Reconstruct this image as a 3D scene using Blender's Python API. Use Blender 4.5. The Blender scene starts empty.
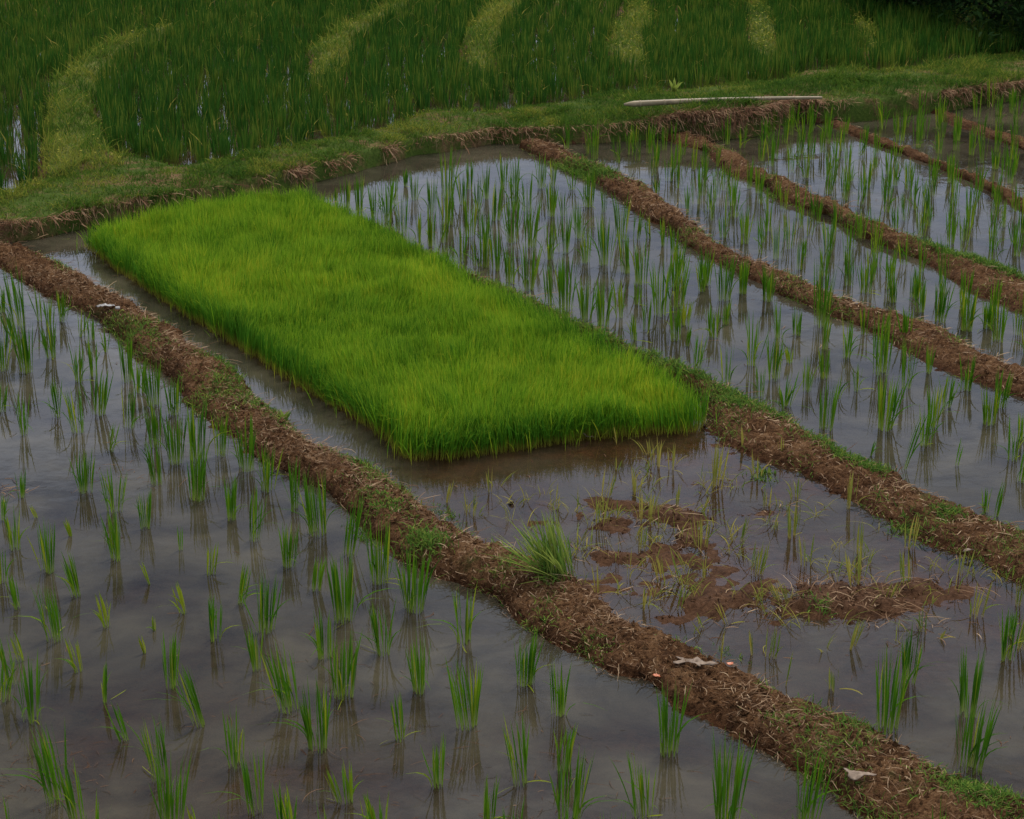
import bpy, math
import numpy as np
from math import radians, sin, cos, atan2, sqrt, pi
C = bpy.context.scene.collection
W_, H_ = 1024.0, 819.0
F = 2200.0; CH = 4.0; PITCH = math.atan((H_/2+350.0)/F)
sp, cp = sin(PITCH), cos(PITCH)
R = np.random.RandomState(11)

# ------------------------------------------------------------------ camera maths
def at(px, py, z=0.0):
    """ray through a photo pixel met with the level plane z"""
    px = np.asarray(px, float); py = np.asarray(py, float)
    a = (px-W_/2)/F; b = (H_/2-py)/F
    dx = a; dy = cp+b*sp; dz = -sp+b*cp
    t = (z-CH)/dz
    return dx*t, dy*t
def proj(x, y, z=0.0):
    zz = z-CH
    d = y*cp-zz*sp; u = y*sp+zz*cp
    return W_/2+F*x/d, H_/2-F*u/d
def hgt(y, h):                                  # pixel height at image row y -> metres
    X, Y = at(512.0, y); d = sqrt(Y*Y+CH*CH)
    return h*d/F/(Y/d)
U = np.array([-0.5, 0.8660254]); V = np.array([0.8660254, 0.5])    # along / across the dykes

# ------------------------------------------------------------------ noise
def _h(ix, iy, s):
    n = (ix.astype(np.int64)*374761393+iy.astype(np.int64)*668265263+s*974634777) & 0xffffffff
    n = ((n ^ (n >> 13))*1274126177) & 0xffffffff
    n = ((n ^ (n >> 16))*2246822519) & 0xffffffff
    return ((n ^ (n >> 15)) & 0xffffff)/float(0xffffff)
def vn(x, y, s=0):
    x = np.asarray(x, float); y = np.asarray(y, float)
    ix = np.floor(x); iy = np.floor(y); fx = x-ix; fy = y-iy
    fx = fx*fx*(3-2*fx); fy = fy*fy*(3-2*fy)
    a = _h(ix, iy, s); b = _h(ix+1, iy, s); c = _h(ix, iy+1, s); d = _h(ix+1, iy+1, s)
    return (a*(1-fx)+b*fx)*(1-fy)+(c*(1-fx)+d*fx)*fy*1.0
def fbm(x, y, f, o=4, s=0, g=0.55):
    r = 0; a = 1; t = 0
    for k in range(o):
        r = r+a*(vn(x*f+k*17.3, y*f-k*9.1, s+k)-0.5); t += a; a *= g; f *= 2.03
    return r/t*2
def sst(e0, e1, x):
    t = np.clip((x-e0)/(e1-e0), 0, 1); return t*t*(3-2*t)

# ------------------------------------------------------------------ linking
def props(o, label=None, cat=None, group=None, kind=None):
    if label: o['label'] = label
    if cat: o['category'] = cat
    if group: o['group'] = group
    if kind: o['kind'] = kind
    return o
def mesh_np(name, verts, faces_flat, sizes, mat, uv=None, smooth=True, attr=None, parent=None):
    me = bpy.data.meshes.new(name)
    verts = np.ascontiguousarray(verts, dtype=np.float32)
    faces_flat = np.ascontiguousarray(faces_flat, dtype=np.int32)
    nv = len(verts); nf = len(sizes)
    me.vertices.add(nv); me.vertices.foreach_set('co', verts.ravel())
    me.loops.add(len(faces_flat)); me.loops.foreach_set('vertex_index', faces_flat)
    me.polygons.add(nf)
    st = np.concatenate([[0], np.cumsum(sizes)[:-1]]).astype(np.int32)
    me.polygons.foreach_set('loop_start', st)
    me.polygons.foreach_set('loop_total', np.asarray(sizes, dtype=np.int32))
    me.polygons.foreach_set('use_smooth', np.full(nf, smooth, dtype=bool))
    if uv is not None:
        l = me.uv_layers.new(name='UVMap')
        l.data.foreach_set('uv', np.ascontiguousarray(uv[faces_flat], dtype=np.float32).ravel())
    if attr:
        for k, a in attr.items():
            at_ = me.attributes.new(k, 'FLOAT', 'POINT'); at_.data.foreach_set('value', np.ascontiguousarray(a, dtype=np.float32))
    me.update(calc_edges=True); me.validate()
    if mat: me.materials.append(mat)
    o = bpy.data.objects.new(name, me); C.objects.link(o)
    if parent: o.parent = parent
    return o
def grid_faces(nx, ny, mask=None):
    i = np.arange(ny-1)[:, None]*nx+np.arange(nx-1)[None, :]
    q = np.stack([i, i+1, i+nx+1, i+nx], -1)
    if mask is not None: q = q[mask]
    return q.reshape(-1, 4)

# ------------------------------------------------------------------ blades
def blades(base, H, w, az, tilt, bend, tint, S=4, tip=0.12, twist=None, vbase=0.0):
    """ribbon leaves. base (N,3); returns verts, faces, sizes, uv"""
    N = len(H)
    t = np.linspace(0, 1, S+1)[None, :]
    Hc = H[:, None]; a = np.sin(tilt)[:, None]; b = bend[:, None]
    r = Hc*(a*t+b*t**2.6)
    z = Hc*(np.cos(tilt)[:, None]*t-np.minimum(b, 1.3)*0.62*t**3)
    dx = np.cos(az)[:, None]; dy = np.sin(az)[:, None]
    P = np.stack([base[:, 0:1]+dx*r, base[:, 1:2]+dy*r, base[:, 2:3]+z], -1)
    if twist is None: twist = R.uniform(-0.9, 0.9, N)
    wa = az+pi/2+twist
    prof = np.array([0.45+0.55*min(1, k*2.2) for k in t[0]])*np.clip((1-t[0])*2.6, 0, 1)**0.8
    prof[-1] = tip*0.5
    ww = w[:, None]*0.5*prof[None, :]
    wt = wa[:, None]+0.6*t*np.sign(twist)[:, None]
    D = np.stack([np.cos(wt)*ww, np.sin(wt)*ww, np.zeros_like(ww)], -1)
    Vv = np.stack([P-D, P+D], 2).reshape(N, 2*(S+1), 3)
    uv = np.stack([np.repeat(tint[:, None], 2*(S+1), 1),
                   np.repeat(np.repeat(vbase+(1-vbase)*t, 2, 1), N, 0)], -1)
    k = np.arange(S)*2
    q = np.stack([k, k+1, k+3, k+2], -1)[None]+(np.arange(N)*2*(S+1))[:, None, None]
    return Vv.reshape(-1, 3), q.reshape(-1), np.full(N*S, 4), uv.reshape(-1, 2)
class Acc:
    def __init__(s): s.v = []; s.f = []; s.n = []; s.u = []; s.c = 0
    def add(s, v, f, n, u):
        s.v.append(v); s.f.append(f+s.c); s.n.append(n); s.u.append(u); s.c += len(v)
    def build(s, name, mat, parent=None, smooth=True):
        return mesh_np(name, np.concatenate(s.v), np.concatenate(s.f), np.concatenate(s.n), mat, np.concatenate(s.u), smooth, None, parent)
def clump(n, H, lean, laz, hue, full=1.0, rs=R, w=0.0072, thin=False):
    """arrays for one rice clump at the origin"""
    az = rs.uniform(0, 2*pi, n)
    tl = np.abs(rs.normal(0.01, 0.050, n))*full*np.where(rs.rand(n) < .15, 2.2, 1)
    hh = H*np.clip(1.04-np.abs(rs.normal(0, 0.2, n)), 0.4, 1.06)
    bd = np.where(rs.rand(n) < 0.14, rs.uniform(0.2, 0.9, n), np.abs(rs.normal(0, 0.035, n)))
    hh = np.where(bd > 0.25, hh*0.75, hh)
    vx = np.cos(az)*np.sin(tl)+cos(laz)*lean; vy = np.sin(az)*np.sin(tl)+sin(laz)*lean
    az2 = np.arctan2(vy, vx); tl2 = np.minimum(np.hypot(vx, vy), 0.9)
    br = (0.003+0.025*np.sqrt(rs.rand(n)))*min(1.5, 0.5+H*2)*max(full, 0.8)*(1+max(0, n-20)*0.015)
    base = np.stack([np.cos(az)*br, np.sin(az)*br, np.full(n, -0.012)], -1)
    ww = w*rs.uniform(0.5, 1.15, n)
    ti = np.clip(hue+rs.normal(0, 0.13, n)+(rs.rand(n) < 0.07)*0.5, 0, 1)
    return base, hh+0.012, ww, az2, np.arcsin(np.clip(tl2, 0, .95)), bd, ti
def stack_clumps(specs, S=4, rs=R, w=0.0072):
    """specs: x,y,z,H,n,lean,laz,hue,full -> one blade set"""
    B = []; O = [[] for _ in range(6)]
    for (x, y, z, H, n, lean, laz, hue, full) in specs:
        b, *o = clump(n, H, lean, laz, hue, full, rs, w)
        B.append(b+np.array([x, y, z]))
        for k in range(6): O[k].append(o[k])
    O = [np.concatenate(o) for o in O]
    return blades(np.concatenate(B), *O, S=S)

# ------------------------------------------------------------------ materials
def newmat(name):
    m = bpy.data.materials.new(name); m.use_nodes = True
    nt = m.node_tree; nt.nodes.clear()
    return m, nt, nt.nodes.new('ShaderNodeOutputMaterial')
def nd(nt, t, **kw):
    n = nt.nodes.new(t)
    for k, v in kw.items():
        if hasattr(n, k): setattr(n, k, v)
        else: n.inputs[k.replace('_', ' ')].default_value = v
    return n
def ramp(nt, fac, stops, interp='LINEAR'):
    r = nt.nodes.new('ShaderNodeValToRGB'); r.color_ramp.interpolation = interp
    el = r.color_ramp.elements
    el[0].position = stops[0][0]; el[0].color = (*stops[0][1], 1)
    el[1].position = stops[-1][0]; el[1].color = (*stops[-1][1], 1)
    for p, c in stops[1:-1]:
        e = el.new(p); e.color = (*c, 1)
    if fac is not None: nt.links.new(fac, r.inputs[0])
    return r
def leafmat(name, base, body, dark, yellow, tipc=None, transl=0.38, rough=0.65, spec=0.02):
    """colour by leaf (u: own tint) and along the leaf (v: pale sheath to blade)"""
    m, nt, out = newmat(name); L = nt.links.new
    uv = nd(nt, 'ShaderNodeUVMap', uv_map='UVMap'); s = nd(nt, 'ShaderNodeSeparateXYZ'); L(uv.outputs[0], s.inputs[0])
    cu = ramp(nt, s.outputs[0], [(0.0, dark), (0.45, body), (0.8, yellow), (1.0, yellow)])
    fv = ramp(nt, s.outputs[1], [(0.02, (0, 0, 0)), (0.32, (1, 1, 1))])
    mx = nd(nt, 'ShaderNodeMix', data_type='RGBA')
    L(fv.outputs[0], mx.inputs[0]); mx.inputs[6].default_value = (*base, 1); L(cu.outputs[0], mx.inputs[7])
    col = mx.outputs[2]
    if tipc:
        ft = ramp(nt, s.outputs[1], [(0.8, (0, 0, 0)), (1.0, (1, 1, 1))])
        m2 = nd(nt, 'ShaderNodeMix', data_type='RGBA'); L(ft.outputs[0], m2.inputs[0]); L(col, m2.inputs[6]); m2.inputs[7].default_value = (*tipc, 1)
        col = m2.outputs[2]
    p = nd(nt, 'ShaderNodeBsdfPrincipled', Roughness=rough); p.inputs['Specular IOR Level'].default_value = spec
    L(col, p.inputs['Base Color'])
    tr = nd(nt, 'ShaderNodeBsdfTranslucent'); L(col, tr.inputs[0])
    ms = nd(nt, 'ShaderNodeMixShader'); ms.inputs[0].default_value = transl
    L(p.outputs[0], ms.inputs[1]); L(tr.outputs[0], ms.inputs[2]); L(ms.outputs[0], out.inputs[0])
    return m
def earthmat(name, stops, scale=9.0, fine=60.0, bump=0.6, rough=0.85, wet=None, dist=0.02, green=None):
    m, nt, out = newmat(name); L = nt.links.new
    tc = nd(nt, 'ShaderNodeTexCoord')
    n1 = nd(nt, 'ShaderNodeTexNoise', Scale=scale, Detail=7.0, Roughness=0.68, Distortion=0.4); L(tc.outputs['Object'], n1.inputs[0])
    n2 = nd(nt, 'ShaderNodeTexNoise', Scale=fine, Detail=6.0, Roughness=0.75, Distortion=0.8); L(tc.outputs['Object'], n2.inputs[0])
    ad = nd(nt, 'ShaderNodeMath', operation='MULTIPLY_ADD'); L(n2.outputs[0], ad.inputs[0]); ad.inputs[1].default_value = 0.75
    sb = nd(nt, 'ShaderNodeMath', operation='MULTIPLY'); L(n1.outputs[0], sb.inputs[0]); sb.inputs[1].default_value = 0.6; L(sb.outputs[0], ad.inputs[2])
    rp = ramp(nt, ad.outputs[0], stops)
    col = rp.outputs[0]
    if green:
        n3 = nd(nt, 'ShaderNodeTexNoise', Scale=3.1, Detail=8.0, Roughness=0.7); L(tc.outputs['Object'], n3.inputs[0])
        fr = ramp(nt, n3.outputs[0], [(green[0], (0, 0, 0)), (green[1], (1, 1, 1))])
        gc = ramp(nt, n2.outputs[0], [(0.3, green[2]), (0.7, green[3])])
        mg = nd(nt, 'ShaderNodeMix', data_type='RGBA'); L(fr.outputs[0], mg.inputs[0]); L(col, mg.inputs[6]); L(gc.outputs[0], mg.inputs[7]); col = mg.outputs[2]
    p = nd(nt, 'ShaderNodeBsdfPrincipled', Roughness=rough)
    p.inputs['Specular IOR Level'].default_value = 0.04
    if wet:                                         # the soil is soaked, darker and glossier, up to a height
        g = nd(nt, 'ShaderNodeNewGeometry'); s = nd(nt, 'ShaderNodeSeparateXYZ'); L(g.outputs['Position'], s.inputs[0])
        nz = nd(nt, 'ShaderNodeMath', operation='MULTIPLY_ADD'); L(n1.outputs[0], nz.inputs[0]); nz.inputs[1].default_value = -0.05; L(s.outputs[2], nz.inputs[2])
        mr = nd(nt, 'ShaderNodeMapRange'); L(nz.outputs[0], mr.inputs[0])
        mr.inputs[1].default_value = wet[0]; mr.inputs[2].default_value = wet[1]; mr.inputs[3].default_value = 1; mr.inputs[4].default_value = 0
        wc = nd(nt, 'ShaderNodeMix', data_type='RGBA', blend_type='MULTIPLY'); L(mr.outputs[0], wc.inputs[0]); L(col, wc.inputs[6]); wc.inputs[7].default_value = (*wet[2], 1)
        col = wc.outputs[2]
        rr = nd(nt, 'ShaderNodeMapRange'); L(mr.outputs[0], rr.inputs[0]); rr.inputs[3].default_value = rough; rr.inputs[4].default_value = 0.6; L(rr.outputs[0], p.inputs['Roughness'])
    L(col, p.inputs['Base Color'])
    b = nd(nt, 'ShaderNodeBump', Strength=bump, Distance=dist); L(ad.outputs[0], b.inputs['Height']); L(b.outputs[0], p.inputs['Normal'])
    L(p.outputs[0], out.inputs[0])
    return m
SOIL = [(0.46, (0.014, 0.008, 0.004)), (0.60, (0.08, 0.038, 0.018)), (0.72, (0.18, 0.094, 0.045)), (0.84, (0.30, 0.18, 0.095)), (0.97, (0.42, 0.29, 0.18))]
M_bund = earthmat('dyke_soil', SOIL, wet=(-0.02, 0.03, (0.5, 0.42, 0.38)), dist=0.045, bump=1.0, green=(0.6, 0.72, (0.05, 0.06, 0.018), (0.11, 0.12, 0.035)))
M_mud = earthmat('paddy_mud', [(0.46, (0.016, 0.009, 0.005)), (0.60, (0.078, 0.041, 0.022)), (0.75, (0.145, 0.082, 0.048)), (0.95, (0.23, 0.145, 0.09))],
                 scale=5, fine=42, wet=(0.0, 0.06, (0.62, 0.55, 0.5)), bump=0.9, rough=0.6)
M_bank = earthmat('bank_soil', [(0.42, (0.02, 0.011, 0.006)), (0.58, (0.085, 0.045, 0.024)), (0.72, (0.17, 0.10, 0.055)), (0.9, (0.30, 0.19, 0.11))],
                  scale=6, fine=45, bump=0.8, green=(0.36, 0.52, (0.03, 0.055, 0.010), (0.075, 0.11, 0.02)))
M_path = earthmat('grassy_soil', [(0.42, (0.03, 0.045, 0.012)), (0.6, (0.08, 0.10, 0.025)), (0.8, (0.14, 0.15, 0.04)), (0.95, (0.22, 0.19, 0.08))],
                  scale=5, fine=50, bump=0.8)
M_rice = leafmat('rice_leaf', (0.22, 0.30, 0.05), (0.084, 0.205, 0.009), (0.024, 0.092, 0.008), (0.27, 0.31, 0.02), tipc=(0.11, 0.18, 0.03))
M_pale = leafmat('sickly_rice_leaf', (0.30, 0.24, 0.06), (0.14, 0.19, 0.03), (0.07, 0.13, 0.02), (0.34, 0.29, 0.06), tipc=(0.25, 0.22, 0.06))
M_bed = leafmat('nursery_leaf', (0.30, 0.28, 0.04), (0.17, 0.335, 0.014), (0.055, 0.17, 0.012), (0.44, 0.46, 0.03), tipc=(0.30, 0.44, 0.03), transl=0.42)
M_crop = leafmat('crop_leaf', (0.12, 0.13, 0.03), (0.036, 0.105, 0.012), (0.018, 0.064, 0.010), (0.15, 0.19, 0.025), spec=0.04)
M_grass = leafmat('bank_grass_leaf', (0.10, 0.11, 0.025), (0.085, 0.155, 0.018), (0.036, 0.09, 0.013), (0.25, 0.25, 0.04))
M_straw = leafmat('straw', (0.22, 0.14, 0.08), (0.22, 0.135, 0.08), (0.09, 0.048, 0.028), (0.42, 0.30, 0.19), transl=0.1)
M_root = leafmat('dead_roots', (0.17, 0.085, 0.05), (0.23, 0.12, 0.07), (0.09, 0.042, 0.025), (0.38, 0.25, 0.15), transl=0.1)
M_weed = leafmat('weed_leaf', (0.10, 0.15, 0.03), (0.10, 0.19, 0.03), (0.045, 0.11, 0.02), (0.26, 0.32, 0.06))
def plain(name, c1, c2, scale=20, rough=0.6, spec=0.4, bump=0.3):
    m, nt, out = newmat(name); L = nt.links.new
    tc = nd(nt, 'ShaderNodeTexCoord'); n = nd(nt, 'ShaderNodeTexNoise', Scale=float(scale), Detail=6.0, Roughness=0.6); L(tc.outputs['Object'], n.inputs[0])
    r = ramp(nt, n.outputs[0], [(0.3, c1), (0.7, c2)])
    p = nd(nt, 'ShaderNodeBsdfPrincipled', Roughness=rough); p.inputs['Specular IOR Level'].default_value = spec
    L(r.outputs[0], p.inputs['Base Color'])
    b = nd(nt, 'ShaderNodeBump', Strength=bump, Distance=0.005); L(n.outputs[0], b.inputs['Height']); L(b.outputs[0], p.inputs['Normal'])
    L(p.outputs[0], out.inputs[0]); return m
def watermat():
    """silty water: reflects, and hides the mud below it more where it is deeper (attribute depth)"""
    m, nt, out = newmat('silty_water'); L = nt.links.new
    tc = nd(nt, 'ShaderNodeTexCoord')
    at_ = nd(nt, 'ShaderNodeAttribute', attribute_name='depth')
    n1 = nd(nt, 'ShaderNodeTexNoise', Scale=1.6, Detail=7.0, Roughness=0.62, Distortion=0.5); L(tc.outputs['Object'], n1.inputs[0])
    k = nd(nt, 'ShaderNodeMapRange'); L(n1.outputs[0], k.inputs[0]); k.inputs[1].default_value = 0.3; k.inputs[2].default_value = 0.7; k.inputs[3].default_value = -11.0; k.inputs[4].default_value = -42.0
    mm = nd(nt, 'ShaderNodeMath', operation='MULTIPLY'); L(at_.outputs['Fac'], mm.inputs[0]); L(k.outputs[0], mm.inputs[1])
    ex = nd(nt, 'ShaderNodeMath', operation='EXPONENT'); L(mm.outputs[0], ex.inputs[0])      # transmittance
    df = nd(nt, 'ShaderNodeBsdfDiffuse'); df.inputs[0].default_value = (0.105, 0.088, 0.075, 1)
    cr = ramp(nt, n1.outputs[0], [(0.32, (0.028, 0.026, 0.020)), (0.68, (0.080, 0.069, 0.046))]); L(cr.outputs[0], df.inputs[0])
    tr = nd(nt, 'ShaderNodeBsdfTransparent'); tr.inputs[0].default_value = (0.82, 0.74, 0.62, 1)
    ms = nd(nt, 'ShaderNodeMixShader'); L(ex.outputs[0], ms.inputs[0]); L(df.outputs[0], ms.inputs[1]); L(tr.outputs[0], ms.inputs[2])
    gl = nd(nt, 'ShaderNodeBsdfGlossy'); gl.inputs['Roughness'].default_value = 0.035
    n2 = nd(nt, 'ShaderNodeTexNoise', Scale=7.0, Detail=3.0, Roughness=0.5); L(tc.outputs['Object'], n2.inputs[0])
    b = nd(nt, 'ShaderNodeBump', Strength=0.06, Distance=0.02); L(n2.outputs[0], b.inputs['Height']); L(b.outputs[0], gl.inputs['Normal'])
    fr = nd(nt, 'ShaderNodeFresnel', IOR=1.33); L(b.outputs[0], fr.inputs['Normal'])
    ng = nd(nt, 'ShaderNodeNewGeometry'); ib = nd(nt, 'ShaderNodeMath', operation='SUBTRACT'); ib.inputs[0].default_value = 1; L(ng.outputs['Backfacing'], ib.inputs[1])
    fm = nd(nt, 'ShaderNodeMath', operation='MULTIPLY'); L(fr.outputs[0], fm.inputs[0]); L(ib.outputs[0], fm.inputs[1])
    fin = nd(nt, 'ShaderNodeMixShader'); L(fm.outputs[0], fin.inputs[0]); L(ms.outputs[0], fin.inputs[1]); L(gl.outputs[0], fin.inputs[2])
    L(fin.outputs[0], out.inputs[0]); return m
M_water = watermat()

# ------------------------------------------------------------------ traced lines (photo pixels)
BU = {
 'A': dict(lo=[(-60,245),(0,265),(24,283),(68,303),(102,321),(122,343),(146,360),(171,382),(185,399),(207,419),(239,438),(279,467),(330,499),(357,525),(386,547),(430,572),(460,586),(490,599),(507,619),(541,640),(579,653),(603,672),(646,683),(678,710),(710,720),(740,739),(785,765),(826,790),(852,806),(877,819),(935,850),(1050,905)],
           up=[(-60,222),(0,240),(35,246),(58,260),(80,275),(110,289),(127,301),(171,326),(185,340),(212,358),(235,372),(259,398),(278,408),(301,431),(333,447),(366,467),(411,496),(440,518),(465,533),(509,553),(560,575),(591,591),(624,619),(667,629),(699,651),(740,667),(795,695),(842,717),(890,739),(928,761),(985,780),(1024,796),(1080,815),(1180,855)], h=.085),
 'B': dict(lo=[(318,206),(352,224),(390,240),(450,272),(515,302),(575,330),(626,352),(681,380),(700,400),(722,440),(747,455),(798,471),(826,486),(864,509),(902,528),(947,547),(985,562),(1020,581),(1070,605),(1180,655)],
           up=[(305,190),(328,200),(345,212),(388,226),(406,240),(447,261),(482,275),(515,290),(560,310),(599,326),(626,340),(654,351),(681,365),(706,378),(735,392),(765,405),(791,420),(818,436),(861,458),(886,469),(908,483),(940,498),(969,508),(1001,521),(1024,529),(1080,550),(1180,590)], h=.07),
 'C': dict(lo=[(515,148),(558,164),(589,175),(607,193),(623,205),(646,218),(675,232),(687,246),(716,260),(736,273),(745,276),(777,295),(802,303),(829,317),(866,328),(896,344),(919,356),(933,364),(982,382),(1024,399),(1080,420),(1180,462)],
           up=[(528,134),(554,146),(582,156),(605,166),(632,177),(652,193),(675,209),(707,235),(735,250),(755,260),(792,276),(814,285),(845,297),(876,307),(920,322),(965,336),(987,353),(1024,367),(1080,388),(1180,425)], h=.075),
 'D': dict(lo=[(655,134),(680,144),(706,153),(727,172),(755,183),(791,205),(826,216),(840,225),(875,243),(924,262),(947,278),(1000,303),(1024,314),(1080,335),(1180,372)],
           up=[(680,128),(701,136),(734,151),(757,166),(769,175),(812,193),(861,218),(910,237),(963,254),(1024,279),(1080,302),(1180,342)], h=.07),
 'E': dict(lo=[(790,112),(840,130),(882,148),(931,165),(980,186),(1024,211),(1080,236),(1180,280)],
           up=[(803,107),(847,122),(889,140),(945,163),(980,177),(1024,198),(1080,222),(1180,265)], h=.05),
 'F': dict(lo=[(905,100),(925,108),(959,127),(1024,151),(1080,172),(1180,212)],
           up=[(912,95),(935,103),(966,117),(1024,139),(1080,160),(1180,200)], h=.05),
}
TOE = [(-500,300),(-60,248),(0,243),(35,240),(70,232),(150,216),(230,202),(300,186),(359,172),(417,155),(456,150),(495,143),(540,144),(600,143),(640,140),(680,138),(717,141),(755,137),(790,121),(840,123),(875,120),(903,116),(930,113),(952,110),(980,104),(1024,99),(1100,91),(1500,64)]
CRE = [(-500,285),(-60,233),(0,228),(39,221),(77,217),(150,200),(230,183),(288,169),(316,165),(359,157),(413,149),(456,143),(495,134),(527,129),(573,132),(632,124),(651,120),(674,115),(717,109),(783,105),(812,104),(861,98),(917,96),(940,93),(963,88),(994,84),(1024,81),(1100,72),(1500,45)]
BAK = [(-500,262),(-60,212),(0,203),(40,192),(80,178),(116,160),(141,166),(176,173),(229,165),(281,156),(352,142),(400,130),(433,116),(488,118),(554,110),(612,100),(690,95),(734,91),(787,85),(805,76),(845,74),(882,78),(945,68),(998,61),(1100,50),(1500,25)]
Z_UP = 0.115
def cz(px): return np.interp(px, [0, 300, 500, 560, 650, 700, 760, 810, 900, 1024], [0.14, 0.14, 0.13, 0.13, 0.17, 0.25, 0.25, 0.19, 0.18, 0.17])
def world_line(L, zf):
    L = np.array(L, float); z = zf(L[:, 0]) if callable(zf) else zf
    X, Y = at(L[:, 0], L[:, 1], z); o = np.argsort(X); return X[o], Y[o]
toeX, toeY = world_line(TOE, 0.0); creX, creY = world_line(CRE, cz); bakX, bakY = world_line(BAK, Z_UP)
creZ = cz(proj(creX, creY, 0.2)[0])
PATHS = [
 [[(45,180),(42,140),(46,85),(70,62),(95,49),(158,28),(230,7),(255,-1),(330,-26)],[(120,165),(112,130),(95,100),(98,82),(116,60),(148,42),(197,21),(267,-1),(345,-26)]],
 [[(306,84),(306,50),(331,31),(378,8),(400,-1),(440,-22)],[(350,84),(350,60),(353,43),(398,16),(415,-1),(455,-22)]],
 [[(460,74),(460,31),(478,12),(497,-1),(525,-22)],[(497,76),(496,47),(511,20),(532,-1),(555,-22)]],
 [[(607,62),(604,35),(618,16),(632,-1),(630,-22)],[(650,74),(650,43),(656,20),(650,-1),(645,-22)]],
 [[(748,58),(742,32),(746,10),(750,-2),(752,-14)],[(778,64),(781,28),(768,7),(756,-2),(758,-14)]],
 [[(860,54),(857,28),(833,7),(810,-3),(790,-10)],[(889,58),(882,39),(861,14),(830,-3),(800,-10)]],
 [[(950,34),(945,22),(935,15)],[(984,42),(978,28),(955,17)]],
]
def inpoly(px, py, poly):
    poly = np.array(poly, float); r = np.zeros(np.shape(px), bool); j = len(poly)-1
    for i in range(len(poly)):
        xi, yi = poly[i]; xj, yj = poly[j]
        c = ((yi > py) != (yj > py)) & (px < (xj-xi)*(py-yi)/((yj-yi) if yj != yi else 1e-9)+xi)
        r ^= c; j = i
    return r
path_polys = []
for Lf, Rt in PATHS:
    a = np.array(at(*np.array(Lf, float).T, Z_UP+0.07)).T; b = np.array(at(*np.array(Rt, float).T, Z_UP+0.07)).T
    path_polys.append(np.concatenate([a, b[::-1]]))
def poly_dist(x, y, poly):
    """signed distance, positive inside"""
    d = np.full(np.shape(x), 1e9)
    n = len(poly)
    for i in range(n):
        a = poly[i]; b = poly[(i+1) % n]; e = b-a; L2 = e@e+1e-12
        t = np.clip(((x-a[0])*e[0]+(y-a[1])*e[1])/L2, 0, 1)
        d = np.minimum(d, np.hypot(x-a[0]-t*e[0], y-a[1]-t*e[1]))
    return np.where(inpoly(x, y, poly), d, -d)
# nursery bed outline
bl = np.array([(84,247),(117,272),(166,304),(203,326),(239,349),(268,369),(301,390),(337,410),(372,430),(391,447),(404,458),(419,462),(464,459),(530,451),(587,440),(628,437),(666,434),(698,433)], float)
br = np.array([(706,386),(644,351),(564,310),(519,289),(454,256),(394,223),(348,202),(314,186),(262,184),(200,194),(140,207),(92,221)], float)
b1 = np.array(at(bl[:, 0], bl[:, 1], 0.0)).T; b2 = np.array(at(br[:, 0], br[:, 1], 0.205)).T
BED = np.concatenate([b1, b2])

# ------------------------------------------------------------------ the terrain sheet
def axis(lo, hi, step, far):
    core = np.arange(lo, hi+1e-6, step); g = []; s = step; x = hi
    while x < far: s *= 1.35; x += s; g.append(x)
    h = []; s = step; x = lo
    while x > -far: s *= 1.35; x -= s; h.append(x)
    return np.array(h[::-1]+list(core)+g)
GX = axis(-7.5, 8.5, 0.03, 900); GY = axis(5.5, 30.0, 0.03, 900)
GXX, GYY = np.meshgrid(GX, GY)
ISL = [  # mud showing through: px, py, half width m, half depth m, height above water
 (838,601,.30,.16,.040),(800,596,.14,.10,.032),(880,606,.13,.09,.02),(720,604,.18,.07,.02),(750,612,.16,.05,.015),(640,512,.24,.14,.020),(690,545,.13,.16,.022),
 (610,532,.12,.08,.016),(600,556,.10,.08,.022),(645,556,.16,.08,.012),(655,585,.26,.14,.008),(770,512,.14,.05,.014),(700,520,.18,.09,.016),(882,538,.06,.04,.02),(948,590,.15,.07,.012),
 (545,522,.05,.03,.014),(0,493,.07,.09,.035),(930,624,.09,.04,.006),(590,500,.18,.05,.006),(905,600,.1,.05,.005),(610,600,.12,.05,.008),(1000,600,.05,.03,.004),(925,585,.2,.08,.002),(560,545,.1,.05,.004),(670,620,.12,.05,.01)]
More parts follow.
